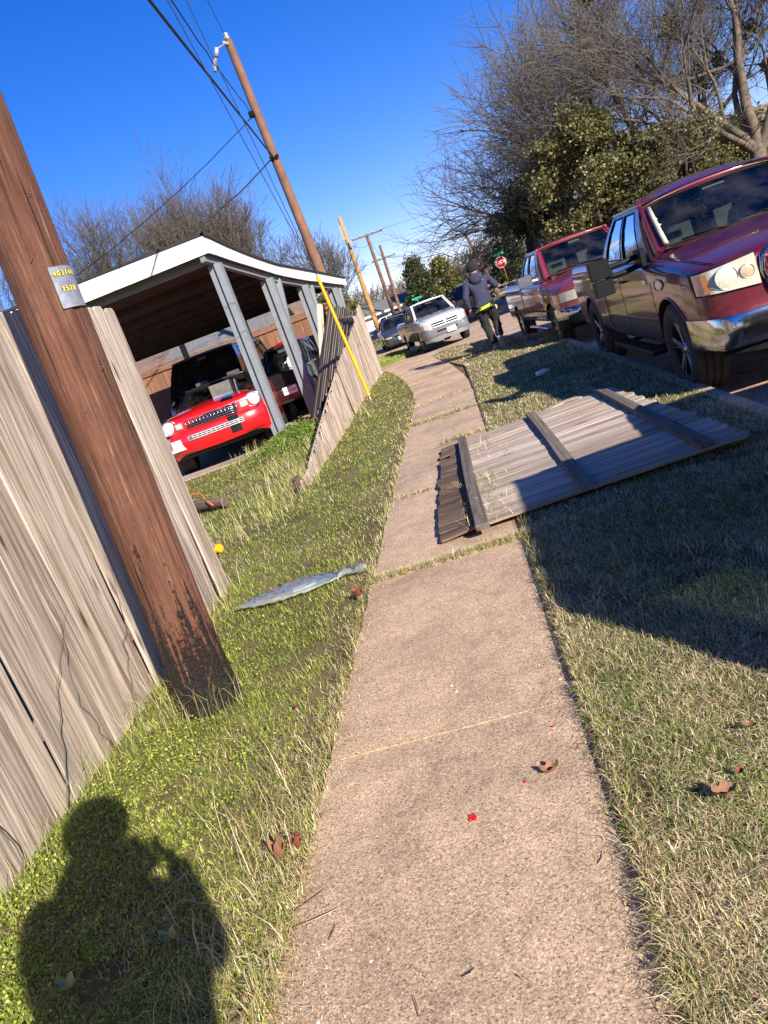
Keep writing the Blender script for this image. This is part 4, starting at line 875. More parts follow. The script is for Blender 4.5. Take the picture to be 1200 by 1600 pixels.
# black wheel-arch lip, vent badge on fender, side steps, tow mirrors, bed liner
for sg in (-1,1):
    fb_=MB(); P=[[Vector((x,sg*(h['sy'](x,z)+.006),z)) for z in zz] for x,zz in ((-.02,(1.02,1.03)),(-.10,(.985,1.055)),(-.18,(.975,1.06)),(-.25,(.99,1.05)),(-.28,(1.01,1.03)))]
    slab(fb_,P,(0,-sg*.02,0)); fo=fb_.build('fender_badge',M['navycar'],r_,True,50,fixn=True)
    rg=MB(); e=[(-.01,1.025),(-.08,.98),(-.18,.968),(-.26,.985),(-.295,1.02),(-.26,1.055),(-.18,1.068),(-.08,1.06),(-.01,1.025)]; rg.tube([Vector((x,sg*(h['sy'](x,z)+.008),z)) for x,z in e],.006,6); rg.build('badge_ring',M['chrome_dull'],fo,True)
    fb_=MB(); fb_.box((-.62,sg*(h['sy'](-.62,1.05)+.003),1.05),(.13,.012,.045)); fb_.build('side_badge',M['chrome_dull'],r_)
    ss=MB(); ss.box((-1.45,sg*1.0,.36),(1.75,.16,.045)); [ss.box((-1.45+k*.11-.8,sg*1.0,.386),(.03,.13,.008)) for k in range(15)]
    for x in (-.85,-2.0): ss.box((x,sg*.86,.37),(.06,.3,.04))
    ss.build('side_step',M['black'],r_)
    mm=MB(); 
    for z in (1.26,1.17): mm.tube([Vector((-.72,sg*.93,z+.05)),Vector((-.70,sg*1.12,z+.03)),Vector((-.70,sg*1.30,z+.03))],.028,8)
    mm.box((-.64,sg*.965,1.28),(.26,.05,.17))
    mm.box((-.70,sg*1.35,1.30),(.13,.19,.18)); mm.box((-.70,sg*1.345,1.12),(.12,.18,.15)); mm.box((-.69,sg*1.27,1.235),(.07,.07,.08))
    mo=mm.build('mirror',M['black'],r_,False); ml=MB(); ml.box((-.77,sg*1.35,1.30),(.006,.16,.15)); ml.box((-.765,sg*1.345,1.12),(.006,.15,.11)); ml.build('mirror_glass',M['chrome'],mo)
bl=MB(); bl.box((-3.72,0,1.337),(1.7,1.66,.02)); bl.build('bed_cover',M['blackmatt'],r_)
for sg in (-1,1):
    for ax in (0,-3.67): ar=MB(); ar.tube([Vector((ax+math.cos(a)*.482,sg*(h['sy'](ax+math.cos(a)*.482,min(1.05,max(.5,.415+math.sin(a)*.482)))+.001),.415+math.sin(a)*.482)) for a in np.linspace(.15,2.99,24)],.012,6); ar.build('arch_lip',M['maroon'],r_,True)
for sg in (-1,1):
    mr=MB(); mr.tube([Vector((-.60,sg*.71,1.33)),Vector((-.75,sg*.70,1.45)),Vector((-1.0,sg*.665,1.60)),Vector((-1.20,sg*.63,1.69))],.026,6); mr.build('pillar_trim',M['beige'],r_,True)
    mr=MB(); mr.tube([Vector((-.90,sg*.68,1.52)),Vector((-.95,sg*.62,1.50)),Vector((-1.02,sg*.61,1.53)),Vector((-1.07,sg*.64,1.60))],.014,6); mr.build('grab_handle',M['beige'],r_,True)
an=MB(); an.tube([Vector((-.42,-.86,1.22)),Vector((-.5,-.86,1.55)),Vector((-.62,-.85,1.95))],.003,4); an.build('aerial',M['black'],r_)
pc=MB(); pc.box((-.72,.1,1.30),(.12,.22,.01)); pc.box((-.66,-.25,1.295),(.2,.12,.01)); pc.build('dashboard_papers',M['whitepaint'],r_)
# --- second pickup behind it
S2=dict(paint=M['maroon_old'],paint2=M['maroon_dull'],split=.55,ra=.43,wb=3.52,rt=.375,track=.84,tw=.26,shoulder=.13,rimm=M['chrome_dull'],spokes=8,sw=.07,tread=M['rubber'],
 st=[(.88,.40,.98,.55,.05),(.86,.56,1.00,.50,.07),(.80,.70,1.01,.47,.09),(.70,.82,1.02,.45,.11),(.55,.93,1.03,.44,.13),(.2,.985,1.06,.44,.15),(-.4,1.0,1.12,.44,.12),(-.55,.985,1.18,.44,.05),(-.7,.98,1.19,.44,.0),(-2.45,.98,1.21,.44,0),(-2.5,.985,1.25,.44,0),(-4.5,.985,1.25,.46,0),(-4.7,.95,1.24,.5,0)],
 gh=dict(wsb=(-.42,1.22,.80),wst=(-1.18,1.76,.66),rt=(-2.30,1.76,.65),rb=(-2.48,1.25,.80),bw=.91,ub=[0,.14,.56,.62,.93,1.0],open={(1,1),(3,1)},crown=.07,bow=.12),
 seams=[(-.50,.5,1.08),(-1.72,.5,1.18),(-2.48,.47,1.2)],hood=(.8,-.4,.72),handles=[(-1.5,1.02,.2)],mould=[(.4,-4.5,.66,.04,M['black'])],seat=M['beige'],handlem=M['chrome_dull'])
r2,h2=vehicle('pickup_truck',(2.753,14.345,-.10),-90+math.degrees(.08),S2,'faded maroon pickup with silver mirrors parked behind the larger maroon pickup')
pt=h2['patch']
for sg in (-1,1):
    hl=pt('headlight',sg*.62,sg*.90,.77,.93,.014,.04,M['lens'],8,3); pt('turn_lamp',sg*.90,sg*.972,.76,.92,.016,.03,M['amber'],5,3,hl)
    mm=MB(); mm.tube([Vector((-.62,sg*.93,1.24)),Vector((-.60,sg*1.10,1.26))],.03,8); mm.box((-.60,sg*1.17,1.29),(.14,.26,.20)); mo=mm.build('mirror',M['chrome_dull'],r2); ml=MB(); ml.box((-.675,sg*1.17,1.29),(.006,.22,.16)); ml.build('mirror_glass',M['chrome'],mo)
    ss=MB(); ss.tube([Vector((-.6,sg*.98,.33)),Vector((-2.3,sg*.98,.33))],.04,8); ss.build('side_step',M['chrome_dull'],r2,True)
bp=MB(); P=[]
for i in range(31):
    y=-.99+1.98*i/30; x=h2['fx'](min(abs(y),.97))+.11-.08*max(0,(abs(y)-.8)/.2)**2; P.append([Vector((x-.04,y,.47)),Vector((x,y,.52)),Vector((x,y,.63)),Vector((x-.06,y,.67))])
slab(bp,P,(-.05,0,0)); bp.build('bumper',M['chrome'],r2,True,50,fixn=True)
bp=MB(); P=[]
for i in range(31):
    y=-1.0+2.0*i/30; x=h2['fx'](min(abs(y),.97))+.09; P.append([Vector((x-.1,y,.30)),Vector((x-.01,y,.36)),Vector((x,y,.465))])
slab(bp,P,(-.05,0,0)); bp.build('front_valance',M['black'],r2,True,50,fixn=True)
gm=pt('grille',-.5,.5,.72,.98,.012,.03,M['blackmatt'],10,3); g2=MB()
for y in (-.5,0,.5): g2.board((h2['fx'](y)+.03,y,.72),(h2['fx'](y)+.03,y,.99),.05,.03,(0,1,0))
for z in (.72,.85,.98): g2.board((h2['fx'](0)+.03,-.5,z),(h2['fx'](0)+.03,.5,z),.05,.03,(0,0,1))
g2.build('grille_bars',M['maroon_old'],gm)
bl=MB(); bl.box((-3.5,0,1.255),(1.8,1.66,.02)); bl.build('bed_cover',M['blackmatt'],r2)
plateobj(r2,h2['fx'](0)+.13,0,.58,rows=())
# --- pickup parked just outside the right edge, whose shadow lies on the grass
S3=dict(paint=M['blackcar'],split=.5,ra=.44,wb=2.75,rt=.38,track=.83,tw=.26,
 st=[(.88,.70,1.02,.5,.02),(.8,.88,1.10,.45,.03),(.6,.93,1.14,.44,.03),(.0,.95,1.16,.44,.03),(-.4,.95,1.18,.44,.02),(-3.75,.95,1.2,.44,0),(-3.86,.93,1.18,.5,0)],
 gh=dict(wsb=(-.30,1.18,.84),wst=(-1.60,2.02,.80),rt=(-3.84,2.02,.80),rb=(-3.90,1.2,.84),bw=.90,ub=[0,.10,.34,.38,.64,.68,.93,1.0],open={(1,1),(3,1),(5,1)},crown=.06),seams=[],handles=[(-1.5,1.02,.2)])
r3,h3=vehicle('parked_car',(2.97,4.10,-.10),90,S3,'boxy black suv parked nose to nose with the large maroon pickup beside the photographer','suv')
for sg in (-1,1):
    h3['patch']('headlight',sg*.58,sg*.95,.85,1.04,.012,.04,M['lens']); mm=MB(); mm.tube([Vector((-.7,sg*.93,1.28)),Vector((-.7,sg*1.12,1.28))],.03,6); mm.box((-.7,sg*1.2,1.3),(.14,.22,.26)); mm.build('mirror',M['black'],r3)
h3['patch']('bumper',-.93,.93,.45,.72,.09,.08,M['chrome']); h3['patch']('grille',-.5,.5,.78,1.02,.015,.03,M['black'])
# --- silver white compact pickup
S4=dict(paint=M['silverwhite'],paint2=M['silver'],split=.70,ra=.375,wb=2.84,rt=.335,track=.70,tw=.22,shoulder=.10,
 st=[(.80,.42,.86,.48,.04),(.77,.58,.89,.44,.05),(.70,.70,.93,.42,.06),(.56,.79,.97,.40,.065),(.3,.835,1.0,.39,.07),(-.4,.85,1.06,.39,.05),(-.5,.85,1.07,.39,.02),(-1.95,.85,1.09,.39,0),(-2.0,.85,1.10,.39,0),(-3.85,.84,1.10,.42,0),(-3.95,.8,1.09,.5,0)],
 gh=dict(wsb=(-.36,1.09,.69),wst=(-.98,1.56,.565),rt=(-1.80,1.56,.555),rb=(-1.96,1.10,.69),bw=.785,ub=[0,.16,.80,.9,1.0],open={(1,1)},crown=.055,bow=.1),
 seams=[(-.45,.42,1.0),(-1.72,.42,1.06),(-1.97,.42,1.06)],hood=(.7,-.36,.82),handles=[(-1.5,.95,.16)],seat=M['interior'],trim=M['interior'],paintx=0)
S4['ghpaint']=M['silverwhite']
r4,h4=vehicle('pickup_truck',(-.347,25.779,-.10),-90+math.degrees(.218),S4,'silver white compact pickup parked facing the camera beyond the bright grass patch')
pt=h4['patch']
for sg in (-1,1):
    hl=pt('headlight',sg*.46,sg*.70,.70,.87,.014,.04,M['lens'],8,3,tz=-.02); pt('turn_lamp',sg*.70,sg*.80,.70,.86,.014,.04,M['amber'],5,3,hl,tz=-.02)
    mm=MB(); mm.box((-.50,sg*.94,1.13),(.12,.2,.14)); mm.box((-.5,sg*.84,1.09),(.08,.1,.06)); mm.build('mirror',M['black'],r4)
gm=pt('grille',-.43,.43,.70,.86,.012,.03,M['blackmatt'],10,3); g2=MB()
e=[(-.43,.70),(-.43,.86),(.43,.86),(.43,.70),(-.43,.70)]; g2.tube([Vector((h4['fx'](y)+.02,y,z)) for y,z in e],.02,6); g2.board((h4['fx'](0)+.03,-.43,.78),(h4['fx'](0)+.03,.43,.78),.03,.02,(0,0,1))
g2.board((h4['fx'](0)+.03,0,.70),(h4['fx'](0)+.03,0,.86),.05,.02,(0,1,0))
g2.lathe([(0,.03),(.05,.025),(.06,0)],(h4['fx'](0)+.02,0,.79),'x',16); g2.build('grille_bars',M['silverwhite'],gm)
bp=MB(); P=[]
for i in range(31):
    y=-.86+1.72*i/30; x=h4['fx'](min(abs(y),.83))+.10-.06*max(0,(abs(y)-.7)/.16)**2; P.append([Vector((x-.03,y,.42)),Vector((x,y,.46)),Vector((x,y,.62)),Vector((x-.05,y,.66))])
slab(bp,P,(-.05,0,0)); bo=bp.build('bumper',M['silver'],r4,True,50,fixn=True)
bp=MB(); bp.box((h4['fx'](0)+.098,0,.555),(.02,.7,.06)); bp.build('bumper_inlet',M['blackmatt'],bo)
h4['patch']('front_valance',-.78,.78,.28,.43,.05,.05,M['silver'])
plateobj(r4,h4['fx'](0)+.125,.12,.50,rows=())
# --- dark grey sedan
def sedan(loc,ang,paintm,label,frontlamps=True):
    S5=dict(paint=paintm,split=.30,ra=.34,wb=2.64,rt=.30,track=.73,tw=.2,shoulder=.09,
     st=[(.86,.35,.62,.25,.02),(.84,.52,.65,.22,.03),(.76,.66,.70,.2,.04),(.6,.78,.74,.2,.05),(.3,.84,.80,.2,.06),(-.35,.86,.92,.2,.04),(-.5,.86,.93,.2,0),(-2.6,.86,.95,.2,0),(-2.75,.85,.96,.2,.02),(-3.35,.81,.93,.24,.02),(-3.48,.7,.88,.3,0)],
     gh=dict(wsb=(-.30,.92,.68),wst=(-1.05,1.37,.55),rt=(-2.15,1.37,.54),rb=(-2.75,.96,.66),bw=.77,ub=[0,.17,.50,.54,.82,1.0],open={(1,1),(3,1)},crown=.05,bow=.1),seams=[(-.35,.3,.85),(-1.35,.3,.9),(-2.2,.4,.9)],hood=(.7,-.3,.8),handles=[(-1.15,.8,.15),(-2.0,.8,.15)],seat=M['interior'],trim=M['interior'],handlem=paintm)
    r5,h5=vehicle('parked_car',loc,ang,S5,label,'car')
    for sg in (-1,1):
        h5['patch']('headlight',sg*.42,sg*.74,.52,.64,.012,.03,M['lens'],8,3,tz=-.03); mm=MB(); mm.box((-.55,sg*.93,.98),(.1,.16,.11)); mm.build('mirror',M['black'],r5)
        tl=MB(); tl.box((-3.40,sg*.66,.78),(.10,.28,.12)); tl.build('tail_light',M['redlens'],r5)
    h5['patch']('grille',-.3,.3,.50,.58,.012,.03,M['blackmatt'],8,2); h5['patch']('bumper',-.78,.78,.28,.47,.05,.05,paintm,14,3)
    h5['patch']('air_inlet',-.45,.45,.30,.36,.058,.02,M['blackmatt'],8,2); plateobj(r5,h5['fx'](0)+.065,0,.42,rows=())
    return r5
sedan((-2.45,36.2,-.10),-90+8,M['darkgrey'],'dark grey sedan facing the camera half hidden behind the silver white pickup')
sedan((-4.9,55.0,-.05),180+8,M['navycar'],'dark blue sedan parked side on beyond the dark grey sedan')
# dark suv with a lit red tail lamp, seen from behind past the walking man's shoulder
S6=dict(paint=M['blackcar'],split=.4,ra=.38,wb=2.75,rt=.35,track=.76,tw=.22,st=[(.8,.5,.8,.4,.03),(.7,.8,.9,.35,.04),(.3,.9,.98,.33,.05),(-.4,.92,1.06,.33,.03),(-3.5,.92,1.1,.35,0),(-3.66,.88,1.08,.4,0)],
 gh=dict(wsb=(-.35,1.08,.74),wst=(-1.05,1.66,.62),rt=(-3.30,1.66,.61),rb=(-3.62,1.10,.74),bw=.85,ub=[0,.1,.36,.40,.66,.70,.94,1.0],open={(1,1),(3,1),(5,1)},crown=.06),seams=[])
r6,h6=vehicle('parked_car',(1.35,39.2,-.10),86,S6,'dark suv seen from behind with large bright red tail lamps by the walking man','suv')
for sg in (-1,1): tl=MB(); tl.box((-3.62,sg*.74,.98),(.14,.24,.34)); tl.box((-3.66,sg*.62,.86),(.08,.3,.14)); tl.build('tail_light',M['redlit'],r6,False)
tl=MB(); tl.box((-3.72,0,.45),(.14,1.7,.2)); tl.build('bumper',M['black'],r6)
# white cars far off
S7=dict(S6); S7['paint']=M['whitecar']
r7,h7=vehicle('parked_car',(9.4,62,.0),200,S7,'white suv parked far off to the right of the stop sign','suv')
sedan((-6.6,66,-.0),180,M['whitecar'],'white sedan parked far away in front of the low white building')
#PART5
# ------------------------------------------------------------------ red coupe under the carport
M['coupeblk']=paint('gloss_black_stripe_and_cab_shade',(.006,.006,.008),0,.3,.05)
S8=dict(paint=M['red'],ghpaint=M['coupeblk'],split=.30,ra=.40,wb=2.74,rt=.345,track=.78,tw=.28,shoulder=.10,spokes=5,sw=.09,  # cab frame coloured black in place of the carport's shade
 st=[(1.02,.34,1.00,.52,.00),(1.0,.55,1.01,.46,.01),(.94,.72,1.03,.40,.02),(.84,.83,1.04,.34,.03),(.66,.91,1.05,.30,.05),(.3,.94,1.06,.27,.07),(-.5,.94,1.08,.25,.06),(-.75,.94,1.08,.25,.02),(-2.5,.94,1.08,.25,0),(-3.5,.88,1.06,.34,.02),(-3.75,.8,1.04,.42,0)],
 gh=dict(wsb=(-.70,1.07,.70),wst=(-1.45,1.40,.55),rt=(-2.2,1.40,.54),rb=(-3.0,1.09,.62),bw=.82,ub=[0,.14,.55,.6,.8,1.0],open={(1,1)},crown=.04,bow=.12),
 seams=[(-.6,.35,1.1),(-1.9,.35,1.1)],hood=(.55,-.6,.72),seat=M['interior'],trim=M['interior'],glass=M['glassdark'])
r8,h8=vehicle('red_coupe',(-4.57,13.72,.012),-79,S8,'bright red classic coupe with black stripe and silver grille parked under the carport','car')
pt=h8['patch']
r8.scale=(1,1.10,1); r8.location.x-=.03
for sg in (-1,1):
    x0=h8['fx'](.71)
    l=MB(); l.lathe([(.104,-.03),(.116,.02),(.124,.035),(.134,.03),(.138,-.02)],(x0,sg*.70,.93),'x',30); ho=l.build('headlight',M['chrome_dull'],r8,True); l=MB(); l.lathe([(0,.035),(.05,.03),(.088,.018),(.108,0)],(x0+.0,sg*.70,.93),'x',30); l.build('lamp',M['silverbar'],ho,True)
    pt('parking_lamp',sg*.49,sg*.60,.865,.955,.02,.04,M['lens'],5,3); pt('parking_lamp_rim',sg*.478,sg*.612,.852,.968,.012,.04,M['chrome_dull'],5,3)
gb=pt('grille',-.43,.43,lambda u:.82+.02*abs(u-.5),lambda u:.99-.05*abs(2*u-1)**3,.012,.03,M['blackmatt'],14,3,tz=-.03); gg=MB()
for z in np.linspace(.825,.975,5): gg.tube([Vector((h8['fx'](y)+.035,y,z)) for y in np.linspace(-.42,.42,9)],.0065,5)
for y in np.linspace(-.42,.42,15): gg.tube([Vector((h8['fx'](y)+.038,y,.825)),Vector((h8['fx'](y)+.030,y,.975))],.0055,5)
gg.build('grille_bars',M['chrome_dull'],gb,True)
bp=MB(); P=[]
for i in range(33):
    y=-.92+1.84*i/32; x=h8['fx'](min(abs(y),.9))+.055-.04*max(0,(abs(y)-.7)/.22)**2; P.append([Vector((x-.06,y,.40+.03*abs(y))),Vector((x-.01,y,.50)),Vector((x,y,.60)),Vector((x,y,.74)),Vector((x-.05,y,.80))])
slab(bp,P,(-.05,0,0)); bo=bp.build('bumper',M['red'],r8,True,60,fixn=True)
b2=pt('lower_grille',-.47,.47,.625,.705,.062,.02,M['blackmatt'],12,2); gg=MB()
for z in (.632,.665,.698): gg.tube([Vector((h8['fx'](y)+.075,y,z)) for y in np.linspace(-.46,.46,9)],.009,5)
for y in np.linspace(-.46,.46,13): gg.tube([Vector((h8['fx'](y)+.075,y,.63)),Vector((h8['fx'](y)+.075,y,.70))],.006,5)
gg.build('grille_bars',M['silverbar'],b2,True)
# black stripe over nose and hood on the car's left
sm=MB(); P=[]
I8=h8['I']
def surf(x,y):
    s=h8['sec'](x); ys=[p_[0] for p_ in s[:6]]; zs=[p_[1] for p_ in s[:6]]; return float(np.interp(abs(y),ys,zs))
for x in np.linspace(.93,-.60,16): P.append([Vector((x,y,surf(x,y)+.004)) for y in (.20,.30,.40)])
sm.grid(P); 
P=[[Vector((h8['fx'](y)+.0195+.002,y,z)) for y in (.22,.31,.40)] for z in (.98,.95,.82,.80)]; sm.grid(P)
P=[[Vector((h8['fx'](y)+.0595,y,z)) for y in (.22,.31,.40)] for z in (.79,.70,.60,.50)]; sm.grid(P)
sm.build('stripe',M['coupeblk'],r8,False,fixn=False)
bw=MB(); bw.box((-.45,.16,1.24),(.36,.30,.22))
for k in range(7): bw.box((-.63+k*.06,.16,1.25),(.02,.37+.02*(k%2),.24-.02*(k%3)))
bw.tube([Vector((-.3,.42,1.1)),Vector((-.3,.44,1.34))],.03,8)
bw.build('blower',M['chrome'],r8,False)
po=plateobj(r8,h8['fx'](.74)+.115,-.70,.60,.34,.19,rows=(),mat=M['plate'])
# --- truck with black grille and red roof beside it
S9=dict(paint=M['blackcar'],ghpaint=M['blackcar'],split=.5,ra=.42,wb=2.0,rt=.38,track=.42,tw=.2,st=[(.78,.45,1.04,.5,.02),(.74,.50,1.08,.45,.02),(.6,.55,1.10,.45,.02),(-.4,.56,1.14,.45,.02),(-2.9,.56,1.14,.5,0)],
 gh=dict(wsb=(-.12,1.13,.46),wst=(-.40,1.62,.42),rt=(-1.5,1.62,.42),rb=(-1.6,1.15,.46),bw=.53,ub=[0,.15,.85,1.0],open={(1,1)},crown=.07,bow=.05),seams=[],trim=M['interior'],seat=M['interior'])
r9,h9=vehicle('black_truck',(-3.80,16.9,.012),-90,S9,'small truck with black mesh grille and red roof between the red coupe and the posts')
rr9=MB(); rr9.grid([[Vector((-.42-1.06*i/8,.44*(j/6*2-1),1.645+.085*math.sin(i/8*3.14)**.6*(1-abs(j/6*2-1)**2.5))) for j in range(7)] for i in range(9)]); rr9.build('roof',M['red'],r9,True)
gm=MB(); gm.box((h9['fx'](0)+.004,0,.93),(.012,1.0,.32))
for j in range(7):
    for i in range(20): gm.box((h9['fx'](0)+.012,-.47+(i%20)*.049,.80+j*.042),(.02,.03,.022))
gm.build('grille',M['black'],r9); plateobj(r9,h9['fx'](0)+.03,.10,.70,.32,.165,rows=(('TEXAS',.055,.036),('HUNRR',-.012,.078)))
mm=MB(); mm.tube([Vector((-.2,.55,1.2)),Vector((-.2,.72,1.12))],.015,6); mm.box((-.2,.76,1.02),(.08,.14,.26)); mm.build('mirror',M['black'],r9)
jg=MB(); jg.lathe([(0,0),(.07,0),(.075,.02),(.075,.16),(.04,.2),(.03,.23),(0,.23)],(.3,.30,1.13),'z',16); jg.tube([Vector((.3,.22,1.27)),Vector((.32,.14,1.25)),Vector((.32,.12,1.15))],.014,6); o=jg.build('white_jug',M['white'],None,True); o.matrix_world=r9.matrix_world@Matrix.Identity(4); bpy.context.view_layer.update(); o.location=(-3.90,16.9,.012); o.rotation_euler=(0,0,R(-90)); tag(o,'white plastic jug standing on the hood of the small black truck','jug')
# --- dark van behind the coupe
Sa=dict(paint=M['blackcar'],split=.4,ra=.42,wb=3.2,rt=.37,track=.86,tw=.24,st=[(.7,.7,1.1,.45,.04),(.5,.95,1.2,.4,.05),(-.1,1.02,1.3,.4,.04),(-4.0,1.02,1.35,.4,0),(-4.2,1.0,1.33,.45,0)],
 gh=dict(wsb=(.1,1.33,.86),wst=(-.55,2.12,.78),rt=(-3.95,2.14,.78),rb=(-4.12,1.36,.86),bw=.97,ub=[0,.1,.25,.28,.5,.52,.75,.78,.95,1.],open={(1,1),(3,1),(5,1),(7,1)},crown=.09,bow=.08),seams=[],trim=M['interior'],seat=M['interior'],glass=M['glassdark'])
ra_,ha=vehicle('black_van',(-6.1,18.2,.012),-88,Sa,'dark van standing in deep shade behind the red coupe','van')
for sg in (-1,1): ha['patch']('headlight',sg*.5,sg*.8,.85,1.02,.012,.03,M['lens']); 
tb=MB()
for k in range(5): tb.box((-7.9+k*.9,20.9,.5+.1*(k%2)),(.75,.5,1.0+.25*(k%3)))
o=tb.build('storage_boxes',M['rafters'],None); tag(o,'dark pile of boxes at the back of the carport','boxes')
# ------------------------------------------------------------------ people
def skin(name,J,E,mat,parent,root='pelvis',sub=2,smooth=True,extra=None):
    me=D.meshes.new(name); ks=list(J); bm=bmesh.new(); vv={k:bm.verts.new(J[k][0]) for k in ks}
    for a,b in E: bm.edges.new((vv[a],vv[b]))
    bm.to_mesh(me); bm.free(); o=D.objects.new(name,me); link(o)
    md=o.modifiers.new('s','SKIN'); md.use_smooth_shade=True; md.branch_smoothing=.6
    sv=me.skin_vertices[0].data
    for i,k in enumerate(ks):
        r=J[k][1]; sv[i].radius=(r,r) if isinstance(r,(int,float)) else r; sv[i].use_root=(k==root)
    s=o.modifiers.new('u','SUBSURF'); s.levels=sub; s.render_levels=sub
    bpy.context.view_layer.update(); m2=D.meshes.new_from_object(o.evaluated_get(bpy.context.evaluated_depsgraph_get())); o.modifiers.clear(); o.data=m2; m2.materials.clear(); m2.materials.append(mat)
    if extra:
        bm=bmesh.new(); bm.from_mesh(m2); 
        for vs,fs in extra:
            q=[bm.verts.new(v) for v in vs]
            for f in fs:
                try: bm.faces.new([q[i] for i in f])
                except ValueError: pass
        bm.to_mesh(m2); bm.free()
    for p_ in m2.polygons: p_.use_smooth=True
    o.parent=parent; return o
def ell(c,r,rot=None,n=16,m_=10):
    vs=[];fs=[]; c=Vector(c)
    for i in range(m_+1):
        a=math.pi*i/m_
        for j in range(n):
            b=2*math.pi*j/n; v=Vector((r[0]*math.sin(a)*math.cos(b),r[1]*math.sin(a)*math.sin(b),r[2]*math.cos(a))); v=rot@v if rot else v; vs.append(c+v)
    for i in range(m_):
        for j in range(n): fs.append((i*n+j,(i+1)*n+j,(i+1)*n+(j+1)%n,i*n+(j+1)%n))
    return vs,fs
def hand(wrist,dirv,palmn,side,curl=.5,s=1.):
    # list of meshes: palm, four bent fingers, thumb
    d=Vector(dirv).normalized(); nrm=Vector(palmn); nrm=(nrm-d*nrm.dot(d)).normalized(); ac=d.cross(nrm)*side; w_=Vector(wrist); out=[]
    mb=MB(); rows=[(0,.026,.018),(.03,.036,.017),(.07,.043,.016),(.092,.042,.013)]
    vs=[];fs=[]
    for l,a,b in rows:
        for j in range(12): q=6.283*j/12; vs.append(w_+d*l*s+ac*(a*math.cos(q))*s+nrm*(b*math.sin(q))*s)
    for i in range(3):
        for j in range(12): fs.append((i*12+j,i*12+(j+1)%12,(i+1)*12+(j+1)%12,(i+1)*12+j))
    fs.append(tuple(range(36,48))); fs.append(tuple(range(12))[::-1]); out.append((vs,fs))
    def finger(p,dd,L,r,c):
        pts=[p]; cur=dd.copy()
        for k,l in enumerate((.42,.32,.26)):
            cur=(cur+nrm*c*(.35+.25*k)).normalized(); pts.append(pts[-1]+cur*L*l*s)
        m2=MB(); m2.tube(pts,[r*s,r*.95*s,r*.85*s,r*.55*s],8); out.append((m2.v,m2.f))
    for k,(off,L,r) in enumerate(((.033,.072,.0088),(.011,.082,.009),(-.011,.076,.0088),(-.032,.060,.0078))):
        finger(w_+d*.085*s+ac*off*s,(d+ac*off*1.2).normalized(),L,r,curl)
    finger(w_+d*.028*s+ac*.034*s,(d*.6+ac*.75+nrm*.25).normalized(),.062,.0105,curl*.6)
    return out
